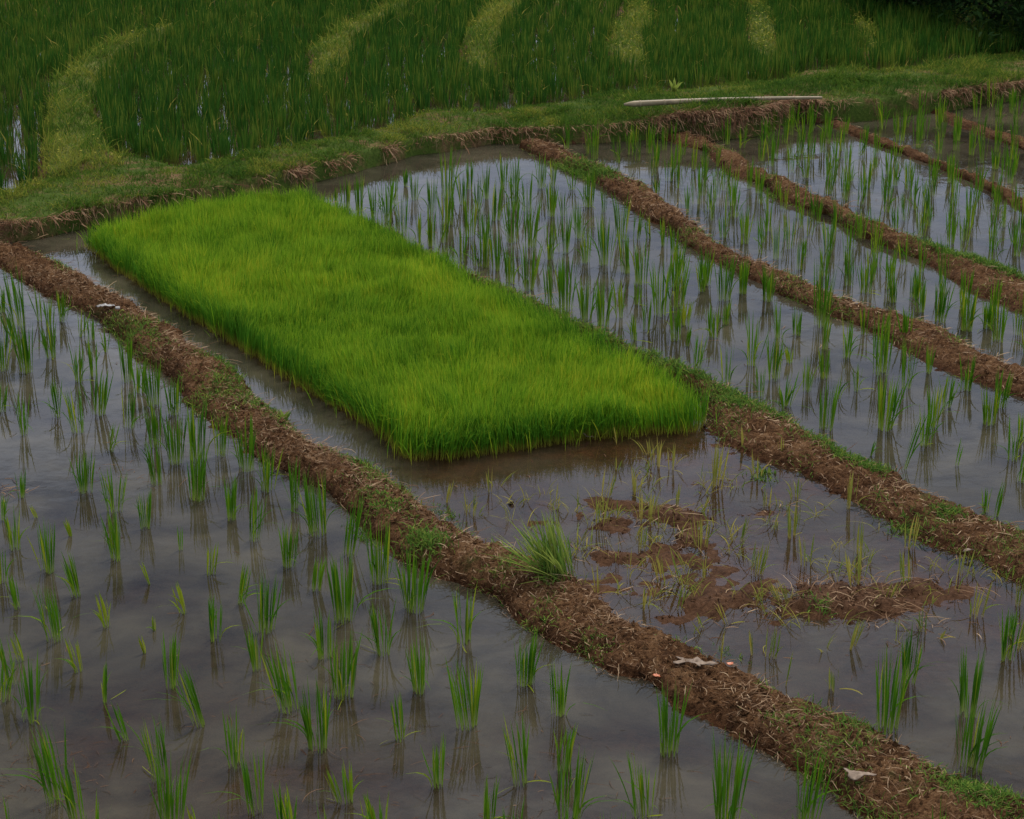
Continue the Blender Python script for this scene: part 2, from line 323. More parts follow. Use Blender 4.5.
def ground_z(x, y):
    px, py = proj(x, y, 0.0)
    n = fbm(x, y, 1.3, 5, 3); n2 = fbm(x, y, 7.0, 4, 9)
    z = -0.052+0.016*n+0.012*n2+(0.016+0.014*n)*sst(620, 790, py)*(px < 900)+0.010*np.maximum(fbm(x, y, 3.1, 4, 14), 0)
    au = np.interp(px, *np.array(BU['A']['up'], float).T); blo = np.interp(px, *np.array(BU['B']['lo'], float).T)
    mid = (py < au+8) & (py > blo-8) & (y < 20) & (y > 5)
    n3 = fbm(x, y, 19.0, 3, 13)
    z = np.where(mid, -0.0165-0.045*(1-sst(330, 440, px))-0.012*sst(640, 760, py)+0.0035*np.exp(-(((px-655)/110.)**2+((py-560)/55.)**2))+0.013*n+0.017*n2+0.010*n3, z)
    d = poly_dist(x, y, BED)
    z = np.where(mid | (d > -0.1), np.maximum(z, np.interp(d, [-0.75, -0.45, -0.3, -0.06, 0.02, 0.1], [-0.06, -0.018, -0.011, -0.009, -0.008, 0.002])+0.008*n2*(d < 0.05)-0.05*(1-sst(385, 450, px))*(d < -0.02)), z)
    # the side channel stays deeper
    bx, by = b1[:12, 0], b1[:12, 1]
    for (ix, iy, rx, ry, hh) in ISL:
        cx, cy = at(ix, iy)
        g = np.exp(-((((x-cx+0.12*n2+.05*n3)/rx/1.25)**2+((y-cy+0.06*n3)/ry/1.3)**2)**1.4))
        z = z+g*(np.minimum(hh, 0.03)*0.7+0.006)*(0.95+0.9*n2+0.9*n3)
    yt = np.interp(x, toeX, toeY); yc = np.interp(x, creX, creY); yb = np.interp(x, bakX, bakY); zc = np.interp(x, creX, creZ)
    wob = 0.05*fbm(x, y*0, 2.6, 4, 21)
    yt = yt+wob; yc = np.maximum(yc+wob*1.6, yt+0.05); yb = np.maximum(yb+0.1*n, yc+0.25)
    up = Z_UP-0.03+0.012*n+0.01*n2
    top = zc*0.6+(Z_UP+0.075)*0.4
    t1 = np.clip((y-yt)/(yc-yt), 0, 1)
    scarp = -0.03+(zc+0.03)*(1-(1-t1)**2.2)+0.03*n2*t1*(1-t1)*4
    t2 = np.clip((y-yc)/(yb-yc), 0, 1)
    berm = zc+(Z_UP+0.055-zc)*sst(0, 1, t2)+0.02*np.sin(t2*pi)+0.014*n2
    t3 = sst(0, 0.16, y-yb)
    field = (Z_UP+0.055+0.01*n2)*(1-t3)+up*t3
    zz = np.where(y < yt, z, np.where(y < yc, scarp, np.where(y < yb, berm, field)))
    kind = np.where(y < yt-0.02, 0, np.where(y < yb+0.1, 1, 2))
    for q in path_polys:
        dq = poly_dist(x, y, q)-0.05+0.09*fbm(x, y, 2.2, 4, 33)
        g = sst(-0.12, 0.10, dq)
        zz = np.where(y > yc, np.maximum(zz, (Z_UP-0.03)*(1-g)+g*(Z_UP+0.105+0.03*n2)), zz)
        kind = np.where((dq > 0) & (kind == 2), 3, kind)
    # beyond the last terrace the hillside falls away
    edge = 26.3+1.2*fbm(x, y*0, 0.25, 3, 5)-np.clip((x-3.2), 0, 5)*0.75
    fall = np.clip(y-edge, 0, 30)
    zz = zz-0.16*fall-0.0*x
    kind = np.where(fall > 0.3, 3, kind)
    return zz, kind
Z, K = ground_z(GXX, GYY)
verts = np.stack([GXX, GYY, Z], -1).reshape(-1, 3)
fk = np.maximum(np.maximum(K[:-1, :-1], 0), 0)
nx, ny = len(GX), len(GY)
def sub(name, mask, mat, **kw):
    q = grid_faces(nx, ny, mask); used, inv = np.unique(q, return_inverse=True)
    o = mesh_np(name, verts[used], inv.reshape(-1), np.full(len(q), 4), mat); return props(o, **kw)
farm = GYY[:-1, :-1] > 60
sub('ground', (fk == 0) | (fk == 2), M_mud, kind='structure')
sub('terrace_bank', fk == 1, M_bank, kind='structure')
sub('grassy_path', fk == 3, M_path, kind='structure')

def gz_at(x, y): return ground_z(np.asarray(x, float), np.asarray(y, float))[0]

# water sheets
wx = axis(-9, 10, 0.06, 60); wy = np.concatenate([[-6, -2, 1, 3, 4.5], np.arange(5.5, 24, 0.06)])
WX, WY = np.meshgrid(wx, wy)
wz = gz_at(WX, WY)
ybW = np.interp(WX, toeX, toeY)
msk = (WY < ybW+0.25)[:-1, :-1]
def sheet(name, X, Y, zlev, mask, dep):
    q = grid_faces(X.shape[1], X.shape[0], mask); used, inv = np.unique(q, return_inverse=True)
    v = np.stack([X, Y, np.full(X.shape, zlev)], -1).reshape(-1, 3)[used]
    return props(mesh_np(name, v, inv.reshape(-1), np.full(len(q), 4), M_water, attr={'depth': np.clip(dep, 0, .3).reshape(-1)[used]}), kind='structure')
sheet('paddy_water', WX, WY, 0.0, msk, -wz)
wy2 = np.arange(13, 28.5, 0.1); wx2 = np.arange(-12, 12, 0.1)
WX, WY = np.meshgrid(wx2, wy2); wz = gz_at(WX, WY)
yb_ = np.interp(WX, bakX, bakY)
edge = 26.3-np.clip((WX-3.2), 0, 5)*0.75
sheet('terrace_water', WX, WY, Z_UP, ((WY > yb_-0.05) & (WY < edge-1.6) & (WX > -8.2))[:-1, :-1], Z_UP-wz)

# ------------------------------------------------------------------ earth dykes
def resamp(P, n):
    P = np.array(P, float); d = np.concatenate([[0], np.cumsum(np.hypot(*np.diff(P, axis=0).T))])
    t = np.linspace(0, d[-1], n); return np.stack([np.interp(t, d, P[:, 0]), np.interp(t, d, P[:, 1])], -1), d[-1]
def smooth(P, k):
    for _ in range(k):
        P = np.concatenate([P[:1], (P[:-2]+2*P[1:-1]+P[2:])/4, P[-1:]])
    return P
BW = {}
DL = {'A': 'long earth dyke with dry straw running across the foreground', 'B': 'earth dyke running from the bright seedbed corner with green weeds',
      'C': 'straw covered earth dyke across the middle paddies', 'D': 'earth dyke with weeds behind the straw covered one',
      'E': 'thin low earth dyke in the far right paddies', 'F': 'farthest short earth dyke at the right edge'}
for si, (k, b) in enumerate(BU.items()):
    lo = np.array(b['lo'], float); up = np.array(b['up'], float)
    l0 = np.array(at(lo[:, 0], lo[:, 1], 0.0)).T; u0 = np.array(at(up[:, 0], up[:, 1], b['h']*0.8)).T
    # match both sides by their place along the dyke direction
    n0 = 400
    l1, _ = resamp(l0, n0); u1, _ = resamp(u0, n0)
    sl = l1@U; su = u1@U; s0 = min(sl.max(), su.max()); s1 = max(sl.min(), su.min())-(4.0 if k != 'A' else 1.5)
    cl, Lm = resamp(l0, n0); 
    step = 0.012 if k in 'AB' else 0.016
    n = int(abs(s0-s1)/step)
    s = np.linspace(s0, s1, n)
    ol = np.argsort(sl); ou = np.argsort(su)
    vl = np.interp(s, sl[ol], (l1@V)[ol]); vu = np.interp(s, su[ou], (u1@V)[ou])
    m = 44 if k in 'AB' else 34
    t = np.linspace(-0.14, 1.22, m)[None, :]
    # V points away from the camera side: vl near, vu far
    off = vl[:, None]+(vu-vl)[:, None]*t
    ss = np.repeat(s[:, None], m, 1)
    x = ss*U[0]+off*V[0]; y = ss*U[1]+off*V[1]
    prof = np.interp(t, [-0.14, 0.0, 0.10, 0.28, 0.6, 0.9, 1.06, 1.22], [-0.05, 0.0, 0.5, 0.9, 1.05, 0.95, 0.55, -0.6])
    hh = b['h']*(0.82+0.5*fbm(x, y, 1.3, 3, 40+si))
    if k == 'B': hh = hh*np.interp(proj(x, y)[0], [640, 730], [0.45, 1.0])
    c1 = fbm(x, y, 5.5, 3, 50+si); c2 = np.abs(fbm(x, y, 13, 3, 60+si)); c3 = fbm(x, y, 38, 3, 70+si)
    z = prof*hh+np.clip(prof+0.15, 0, 1)*(0.022*c1+0.034*c2-0.006+0.014*c3)
    # fray the water line
    fr = 0.075*fbm(x, y, 2.3, 5, 80+si)+0.02*c3
    side = (t-0.5)*2
    x = x+V[0]*fr*np.abs(side)**2; y = y+V[1]*fr*np.abs(side)**2
    if k in 'BCDEF':      # ends against the bank
        pass
    v = np.stack([x, y, z], -1).reshape(-1, 3)
    o = mesh_np('earth_dyke', v, grid_faces(m, n).reshape(-1), np.full((m-1)*(n-1), 4), M_bund)
    props(o, label=DL[k], kind='structure')
    BW[k] = (x, y, z, t)

# ------------------------------------------------------------------ scatter on the dykes
def ribbons(x, y, z, L, w, az, pitch, curl, tint, S=3):
    """straws lying about"""
    N = len(x); t = np.linspace(0, 1, S+1)[None]
    a = az[:, None]+curl[:, None]*(t-0.5); ln = L[:, None]/S
    cx = np.cumsum(np.cos(a)*np.cos(pitch)[:, None]*ln, 1); cy = np.cumsum(np.sin(a)*np.cos(pitch)[:, None]*ln, 1)
    zz = z[:, None]+np.sin(pitch)[:, None]*L[:, None]*t+np.sin(t*pi)*L[:, None]*0.05
    P = np.stack([x[:, None]+cx, y[:, None]+cy, zz], -1)
    ang = a+pi/2
    D = np.stack([np.cos(ang), np.sin(ang), 0.5*np.ones_like(ang)], -1)*(w[:, None]*0.5*np.array([.6]+[1]*(S-1)+[.4])[None])[..., None]
    Vv = np.stack([P-D, P+D], 2).reshape(-1, 3)
    k = np.arange(S)*2; q = np.stack([k, k+1, k+3, k+2], -1)[None]+(np.arange(N)*2*(S+1))[:, None, None]
    uv = np.stack([np.repeat(tint[:, None], 2*(S+1), 1), np.full((N, 2*(S+1)), 0.6)], -1).reshape(-1, 2)
    return Vv, q.reshape(-1), np.full(N*S, 4), uv
straw = Acc(); weeds = Acc(); fuzz = Acc()
SD = {'A': 19000, 'B': 8000, 'C': 7000, 'D': 3200, 'E': 900, 'F': 400}
for k, (x, y, z, t) in BW.items():
    n = SD[k]; n0, m = x.shape
    i = R.randint(0, n0, n*2); j = R.randint(int(m*.09), int(m*.86), n*2)
    dens = vn(x[i, j]*3.1, y[i, j]*3.1, 91)*0.7+vn(x[i, j]*11, y[i, j]*11, 92)*0.5
    ok = R.rand(n*2) < np.clip(dens*1.6-0.35, 0.05, 1)*(np.interp(proj(x[i, j], y[i, j])[0], [640, 720], [.35, 1]) if k == 'B' else 1); i = i[ok][:n]; j = j[ok][:n]; N = len(i)
    if k == 'A': wv = R.uniform(0.0012, 0.003, N)
    else: wv = R.uniform(0.002, 0.0042, N)
    straw.add(*ribbons(x[i, j], y[i, j], z[i, j]+0.004, R.gamma(2.4, 0.013, N)+0.010, wv, R.uniform(0, 2*pi, N), R.normal(0, 0.16, N), R.normal(0, 0.8, N),
              np.clip(R.normal(0.30, 0.3, N)-0.3*(j > 0.8*m), 0, 1)))
    # sparse green shoots between the clods
    n = int(SD[k]*0.5); i = R.randint(0, n0, n*4); j = R.randint(int(m*.08), int(m*.95), n*4)
    side = np.abs(j/m-0.5)*2
    dn = sst(0.58, 0.8, vn(x[i, j]*1.7, y[i, j]*1.7, 95)*0.55+vn(x[i, j]*6, y[i, j]*6, 96)*0.35+side*0.16)
    ok = R.rand(n*4) < dn; i = i[ok][:n]; j = j[ok][:n]; N = len(i)
    weeds.add(*blades(np.stack([x[i, j], y[i, j], z[i, j]-0.003], -1), R.uniform(0.018, 0.05, N), R.uniform(0.003, 0.006, N), R.uniform(0, 2*pi, N), R.uniform(0.1, 1.1, N),
              R.uniform(0, 0.6, N), np.clip(R.normal(0.42, 0.25, N), 0, 1), S=3))
# thick weed patches seen in the photo: px, py, radius m (u), radius (v), count, height
def near_z(x, y):
    z = gz_at(x, y)
    for k, (bx, by, bz, t) in BW.items():
        s = bx[:, 0]*U[0]+by[:, 0]*U[1]; sv = x*U[0]+y*U[1]; o = np.argsort(s)
        idx = np.clip(np.round(np.interp(sv, s[o], o.astype(float))).astype(int), 0, len(s)-1)
        d = np.hypot(bx[idx]-x[:, None], by[idx]-y[:, None]); j = d.argmin(1); dm = d[np.arange(len(x)), j]
        z = np.where(dm < 0.04, np.maximum(z, bz[idx, j]), z)
    return z
PATCH = [(845,450,.22,.08,900,.05),(868,462,.14,.05,500,.045),(735,400,.25,.07,700,.06),(700,375,.35,.05,700,.06),(780,412,.3,.07,500,.045),(948,511,.06,.06,200,.05),(765,467,.08,.05,160,.04),
         (985,262,.5,.09,1500,.06),(1010,270,.3,.09,800,.06),(945,250,.25,.06,500,.05),(575,165,.3,.12,900,.07),(600,172,.25,.08,700,.06),(700,165,.5,.1,1000,.06),(740,180,.4,.07,700,.06),
         (350,455,.25,.07,650,.04),(300,430,.3,.05,500,.04),(425,545,.12,.09,500,.06),(385,505,.3,.08,600,.03),(440,500,.2,.05,300,.04),(225,365,.25,.05,400,.04),(60,262,.2,.06,300,.04),(255,400,.25,.06,500,.035),
         (990,795,.2,.1,700,.04),(960,785,.15,.08,400,.04),(730,640,.12,.05,120,.04),(690,640,.1,.05,100,.04),(905,520,.12,.06,140,.05),(820,600,.06,.04,70,.05),(275,405,.25,.07,400,.03),(150,335,.3,.06,400,.03),(355,525,.15,.06,300,.03),
         (660,358,.4,.05,900,.06),(600,330,.5,.05,900,.06),(530,298,.5,.05,800,.06),(450,262,.6,.05,800,.06),(380,226,.6,.05,600,.06),(330,520,.1,.05,200,.04),(780,720,.1,.06,120,.03),(600,640,.1,.06,80,.03)]
for (px, py, ru, rv, n, h) in PATCH:
    cx, cy = at(px, py, 0.06); a = R.normal(0, ru*0.6, n); b = R.normal(0, rv*0.6, n)
    x = cx+a*U[0]+b*V[0]; y = cy+a*U[1]+b*V[1]; z = near_z(x, y); ok = z > -0.02; x, y, z = x[ok], y[ok], z[ok]; N = len(x)
    weeds.add(*blades(np.stack([x, y, z-0.003], -1), R.uniform(0.4, 1.1, N)*h, R.uniform(0.004, 0.008, N), R.uniform(0, 2*pi, N), R.uniform(0.1, 1.0, N),
              R.uniform(0, 0.7, N), np.clip(R.normal(0.4, 0.22, N), 0, 1), S=3))

# crumbs of soil
def crumbs(x, y, z, r, rs=R):
    N = len(x)
    o = np.array([(1,0,0),(-1,0,0),(0,1,0),(0,-1,0),(0,0,1),(0,0,-1)], float)
    f = np.array([(0,2,4),(2,1,4),(1,3,4),(3,0,4),(2,0,5),(1,2,5),(3,1,5),(0,3,5)])
    v = o[None]*r[:, None, None]*rs.uniform(0.6, 1.3, (N, 6, 1))+rs.normal(0, 0.15, (N, 6, 3))*r[:, None, None]
    v = v+np.stack([x, y, z], -1)[:, None]
    q = f[None]+(np.arange(N)*6)[:, None, None]
    return v.reshape(-1, 3), q.reshape(-1), np.full(N*8, 3), np.zeros((N*6, 2))
cr = Acc()
for k, n in (('A', 7000), ('B', 2500), ('C', 2000), ('D', 900)):
    x, y, z, t = BW[k]; i = R.randint(0, x.shape[0], n); j = R.randint(3, x.shape[1]-3, n)
    cr.add(*crumbs(x[i, j], y[i, j], z[i, j]+0.002, np.clip(R.gamma(2.0, 0.0026, n), 0.002, 0.018)))
cr2 = Acc()
for (ix, iy, rx, ry, hh) in ISL:
    if hh < 0.01: continue
    n = int(rx*ry*3500); cx, cy = at(ix, iy); x = cx+R.normal(0, rx*.6, n); y = cy+R.normal(0, ry*.7, n); z = gz_at(x, y); k_ = z > -0.006
    cr2.add(*crumbs(x[k_], y[k_], z[k_]+0.001, np.clip(R.gamma(2.2, 0.0021, k_.sum()), 0.0015, 0.009)))
props(cr2.build('mud_crumbs', M_mud, smooth=False), 'small wet mud crumbs on the mud patches of the paddy', 'mud', kind='stuff')
o = cr.build('soil_crumbs', M_bund, smooth=False); props(o, 'brown crumbs and clods of soil strewn over the earth dykes', 'soil', kind='stuff')

# ------------------------------------------------------------------ bank: grass, roots on the scarp, paths and their flowers
def rnd_bank(n, lo, hi, xr=(-6.5, 8.0)):
    x = R.uniform(*xr, n); a = np.interp(x, creX, creY); b = np.interp(x, bakX, bakY); t = R.uniform(lo, hi, n)
    return x, a+(b-a)*t
x, y = rnd_bank(105000, -0.10, 1.1); z = gz_at(x, y)
dn = 0.35+0.9*sst(0.35, 0.6, vn(x*2.3, y*2.3, 101)*0.6+vn(x*9, y*9, 102)*0.4); ok = (R.rand(len(x)) < dn) & (z > 0.03); x, y, z = x[ok], y[ok], z[ok]; N = len(x)
hn = 0.35+1.2*vn(x*1.8, y*1.8, 103)**1.5+1.5*vn(x*9, y*9, 107)**3
gr = Acc()
gr.add(*blades(np.stack([x, y, z-0.004], -1), R.uniform(0.025, 0.07, N)*hn, R.uniform(0.004, 0.008, N), R.uniform(0, 2*pi, N), R.uniform(0.05, 0.9, N), R.uniform(0, 0.7, N),
              np.clip(vn(x*1.1, y*1.1, 104)*0.5+vn(x*6, y*6, 108)*0.6-0.2+R.normal(0, 0.18, N), 0, 1), S=3))
# deep green tufts overhanging the bank lip
for (px, py, n, rx) in ((600,128,2600,.5),(640,126,2200,.4),(560,134,1200,.3),(520,138,900,.2),(450,148,1400,.45),(420,153,900,.3),(330,162,700,.3),(200,188,1500,.5),(120,200,1100,.4),(40,222,900,.4),(950,95,500,.15),(745,108,500,.15),(585,131,1500,.3),(990,84,1300,.4),(800,106,700,.2),(840,80,1500,.4)):
    cx, cy = at(px, py, 0.2); x = cx+R.normal(0, rx*.55, n); y = cy+R.normal(0, 0.09, n); z = gz_at(x, y); ok = z > 0.05; x, y, z = x[ok], y[ok], z[ok]; N = len(x)
    gr.add(*blades(np.stack([x, y, z-0.004], -1), R.uniform(0.05, 0.12, N), R.uniform(0.005, 0.009, N), R.uniform(-2.6, -0.5, N), R.uniform(0.1, 1.0, N), R.uniform(0.1, 0.9, N),
              np.clip(R.normal(0.22, 0.18, N), 0, 1), S=3))
for q in path_polys:
    lo = q.min(0); hi = q.max(0); n = int((hi[0]-lo[0])*(hi[1]-lo[1])*2600); x = R.uniform(lo[0]-.1, hi[0]+.1, n); y = R.uniform(lo[1]-.1, hi[1]+.1, n)
    ok = poly_dist(x, y, q)-0.05+0.09*fbm(x, y, 2.2, 4, 33) > -0.05; x, y = x[ok], y[ok]; z = gz_at(x, y); N = len(x)
    gr.add(*blades(np.stack([x, y, z-0.004], -1), (R.gamma(3, 0.02, N)+0.01)*(0.5+1.2*vn(x*5, y*5, 106)), R.uniform(0.004, 0.010, N), R.uniform(0, 2*pi, N), R.uniform(0.05, 0.9, N), R.uniform(0, 0.6, N),
              np.clip(0.22+0.6*vn(x*3, y*3, 105)+R.normal(0, 0.2, N), 0, 1), S=3))
props(gr.build('bank_grass', M_grass), 'short grass covering the terrace bank and the curving ridges', 'grass', kind='stuff')
fuzz = Acc()
n = 44000; x = R.uniform(-6.5, 8, n); a = np.interp(x, toeX, toeY); b = np.interp(x, creX, creY); wob = 0.05*fbm(x, x*0, 2.6, 4, 21); a = a+wob; b = np.maximum(b+wob*0.6, a+0.05); t = R.beta(2.0, 1.3, n)*1.1; y = a+(b-a)*t; z = gz_at(x, y)
pxx, _ = proj(x, y, z)
w_ = np.interp(pxx, [0, 90, 250, 300, 420, 520, 560, 640, 700, 900, 1024], [.3, .25, .0, .7, .3, .25, .05, .15, 1, .9, .4])*sst(0.30, 0.62, vn(x*1.7, y*0, 111)*0.6+vn(x*7, y*7, 110)*0.4)*1.15
ok = (R.rand(n) < w_) & (z > -0.02); x, y, z = x[ok], y[ok], z[ok]; N = len(x)
fuzz.add(*ribbons(x, y-0.010, z+0.008, R.gamma(3, 0.016, N)+0.01, R.uniform(0.002, 0.005, N), R.normal(-pi/2, 1.3, N), R.normal(-0.45, 0.7, N), R.normal(0, 1.0, N), np.clip(R.normal(0.42, 0.33, N), 0, 1)))
props(fuzz.build('dead_roots', M_root), 'reddish brown dead roots and straw hanging down the cut face of the bank', 'roots', kind='stuff')
# small pale flowers on the ridges
fl = Acc()
for q, n in zip(path_polys, (60, 20, 30, 80, 90, 80, 50)):
    lo = q.min(0); hi = q.max(0); x = R.uniform(lo[0], hi[0], n*4); y = R.uniform(lo[1], hi[1], n*4); ok = inpoly(x, y, q); x, y = x[ok][:n], y[ok][:n]
    z = gz_at(x, y)+R.uniform(0.04, 0.085, len(x)); N = len(x)
    for kk in range(5):
        az = np.full(N, kk*2*pi/5)+R.uniform(0, 1, N)
        fl.add(*blades(np.stack([x, y, z], -1), np.full(N, 0.012), np.full(N, 0.010), az, np.full(N, 1.0), np.full(N, 0.1), R.uniform(0, 1, N), S=2, tip=0.7))
M_fl = leafmat('petal', (0.5, 0.45, 0.12), (0.42, 0.40, 0.07), (0.35, 0.34, 0.06), (0.5, 0.46, 0.10))
props(fl.build('wild_flowers', M_fl), 'tiny pale yellow wild flowers dotted over the grassy curving ridges', 'flowers', kind='stuff')

# ------------------------------------------------------------------ nursery bed
lo = BED.min(0); hi = BED.max(0); n = int((hi[0]-lo[0])*(hi[1]-lo[1])*15500)
x = R.uniform(lo[0]-.05, hi[0]+.05, n); y = R.uniform(lo[1]-.05, hi[1]+.05, n)
d = poly_dist(x, y, BED); dd = d+0.03*fbm(x, y, 6, 3, 121); ok = dd > -0.005; x, y, d = x[ok], y[ok], dd[ok]; N = len(x)
hN = 0.208*(1+0.14*fbm(x, y, 1.6, 3, 122)+0.30*fbm(x, y, 6, 3, 123))
kk = (d > 0.06) | (R.rand(N) < 0.55); x, y, d, hN = x[kk], y[kk], d[kk], hN[kk]; N = len(x)
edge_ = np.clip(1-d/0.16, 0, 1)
H = hN*np.clip(R.normal(0.93, 0.12, N), 0.5, 1.3)*(1+0.15*edge_*R.normal(0, 1, N).clip(-2, 1.2))
tint = np.clip(0.38+0.36*fbm(x, y, 1.1, 3, 124)+0.2*fbm(x*3, y*1.0, 3, 2, 125)+R.normal(0, 0.2, N)-0.42*edge_, 0, 1)  # edge blades tinted deeper green: shade of the bed's sides put into colour
az = R.uniform(0, 2*pi, N)*0.45+2*pi*vn(x*2.2, y*2.2, 127)*1.6; tl = np.abs(R.normal(0.05, 0.11, N))*(1+0.6*edge_)*(0.5+vn(x*4, y*4, 128)); bd = np.abs(R.normal(0, 0.10, N))
bd = np.where(R.rand(N) < 0.12, bd+0.4, bd)
bed = Acc()
m_ = 380; k_ = R.randint(0, len(BED), m_); q_ = BED[k_]+(BED[(k_+1) % len(BED)]-BED[k_])*R.rand(m_, 1); q_ = q_+R.normal(0, 0.035, (m_, 2))
bed.add(*blades(np.concatenate([q_, np.full((m_, 1), -0.01)], 1), R.uniform(0.08, 0.2, m_), R.uniform(0.003, 0.005, m_), R.uniform(0, 6.28, m_), np.abs(R.normal(0, .2, m_)), np.abs(R.normal(0, .25, m_)), R.uniform(.1, .8, m_), S=4))
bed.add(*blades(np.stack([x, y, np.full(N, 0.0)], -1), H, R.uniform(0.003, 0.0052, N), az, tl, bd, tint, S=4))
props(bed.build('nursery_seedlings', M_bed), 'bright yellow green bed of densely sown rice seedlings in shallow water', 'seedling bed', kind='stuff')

# ------------------------------------------------------------------ rice clumps traced one by one: base x, y, height px, lean px, blade count, tint
NEAR = [(12,686,52,-5,9,.4),(32,720,65,0,11,.3),(57,802,80,-8,13,.35),(55,640,60,-3,12,.3),(78,671,34,-5,8,.75),(105,702,42,2,4,.4),(124,740,42,-10,5,.4),(107,627,36,-4,6,.75),(145,653,18,-3,4,.9),
(155,630,15,0,4,.7),(170,687,55,0,9,.35),(201,724,62,-14,11,.3),(216,640,45,2,8,.3),(236,766,60,0,9,.45),(161,780,68,-5,10,.3),(172,828,70,2,13,.35),(78,822,60,-4,9,.4),(196,832,28,-3,4,.6),
(266,631,58,2,11,.15),(257,670,45,-2,7,.5),(324,658,48,0,10,.4),(289,710,68,-7,13,.35),(344,697,64,2,16,.3),(382,654,55,-3,13,.3),(421,691,56,0,12,.45),(465,642,58,0,10,.4),(401,740,46,-2,7,.5),
(466,727,72,-7,10,.4),(474,726,66,4,4,.5),(319,749,70,-1,14,.3),(311,747,50,-6,4,.55),(256,813,62,-4,9,.3),(340,802,35,-8,4,.6),(349,802,42,-1,5,.55),(438,786,50,0,7,.55),(289,824,36,-4,5,.6),
(375,828,36,-6,4,.6),(488,828,52,2,9,.4),(21,497,28,0,6,.5),(86,492,42,2,11,.35),(112,511,45,-1,5,.4),(119,511,40,5,5,.45),(157,484,48,-2,12,.3),(176,463,54,0,13,.25),(197,499,60,2,13,.25),
(222,455,46,2,10,.4),(231,519,46,1,9,.3),(247,470,60,0,10,.3),(241,467,42,-2,4,.45),(146,528,42,0,8,.3),(15,549,42,0,9,.45),(37,518,15,-4,3,.9),(71,536,19,-3,4,.7),(49,571,54,0,12,.35),
(114,560,50,-3,11,.4),(181,550,27,0,3,.4),(211,574,32,3,7,.6),(1,582,40,0,7,.4),(16,608,37,-4,6,.5),(77,596,45,-7,8,.4),(149,584,24,-6,4,.75),(184,613,33,-6,5,.8),(241,604,42,7,8,.5),
(268,490,50,2,12,.3),(297,510,52,2,11,.3),(318,534,62,-2,18,.3),(256,540,54,3,9,.3),(289,566,44,2,11,.35),(349,555,62,6,9,.25),(316,590,34,4,6,.5),(379,582,66,0,16,.35),(345,621,72,0,16,.35),
(406,608,52,-6,4,.45),(416,610,68,3,16,.3),(2,370,48,0,12,.3),(19,326,64,-3,14,.3),(26,372,54,-2,14,.35),(14,345,40,-8,5,.4),(40,321,38,0,5,.4),(50,326,32,1,7,.4),(51,358,40,-2,9,.3),(63,321,34,2,9,.35),
(82,336,30,2,6,.45),(92,340,24,0,6,.5),(106,352,26,0,4,.5),(79,381,42,1,9,.35),(93,376,42,0,5,.4),(57,417,40,-2,8,.35),(24,435,42,0,8,.35),(78,432,50,-3,12,.35),(99,414,46,4,12,.35),
(128,381,50,0,11,.3),(140,392,36,2,10,.35),(129,428,44,2,8,.35),(111,451,30,6,6,.5),(154,406,50,0,13,.3),(156,446,46,-1,12,.3),(175,414,40,1,12,.3),(199,460,62,2,14,.25),(2,412,32,3,6,.4),(2,312,26,0,6,.4),
(5,700,50,6,5,.45),(525,683,58,2,16,.25),(559,714,55,-1,9,.35),(520,784,66,-6,9,.35),(563,770,46,3,10,.45),(569,822,70,2,16,.35),(643,817,64,-4,11,.4),(670,754,70,2,13,.3),(728,824,88,2,20,.3),(807,828,76,4,13,.3),(-12,660,50,6,7,.4),(3,520,30,2,4,.5),(22,660,30,-6,5,.7)]
MUDDY = [(752,655,28,-3,4,.4),(770,658,32,2,6,.4),(852,648,34,8,7,.5),(722,662,40,2,2,.6),(833,690,22,0,5,.5),(887,730,82,2,14,.3),(909,682,54,2,10,.2),(925,630,24,0,8,.4),(970,770,72,4,18,.25),(969,715,66,0,14,.25),
(1007,660,52,2,9,.25),(1017,650,42,5,7,.45),(785,685,36,4,2,.6),(490,492,26,0,4,.7),(472,516,26,0,6,.6),(553,509,28,0,5,.7),(601,526,34,3,8,.6),(607,496,28,4,6,.6),(654,466,32,-2,9,.75),(635,493,26,0,7,.7),
(646,523,36,0,9,.65),(642,550,28,1,5,.5),(671,470,32,0,3,.6),(676,508,26,0,3,.5),(718,487,46,3,9,.7),(699,512,20,4,5,.7),(702,548,34,0,11,.6),(597,594,34,-2,4,.8),(628,578,36,0,3,.7),(662,580,26,-4,5,.7),
(678,583,36,-12,4,.6),(646,608,22,2,6,.8),(679,610,26,4,3,.6),(703,580,26,0,4,.6),(757,477,28,0,7,.7),(744,448,24,0,5,.7),(781,458,24,0,4,.7),(796,499,30,0,8,.6),(792,537,38,0,9,.55),(806,564,34,0,7,.6),
(757,575,34,4,10,.45),(741,541,26,2,4,.5),(766,506,22,0,5,.7),(858,552,36,0,7,.55),(857,585,42,-2,9,.6),(852,508,40,2,6,.7),(909,547,36,2,6,.65),(907,582,34,-2,8,.6),(963,575,30,2,5,.6),(975,616,38,3,9,.55),
(785,603,26,-8,9,.65),(1021,606,30,2,6,.4),(1008,635,26,0,5,.3),(888,600,22,6,5,.8),(728,625,24,-8,4,.8),(940,640,12,4,3,.6),(420,520,22,2,4,.6),(447,503,24,4,3,.7),(617,470,14,0,3,.7)]
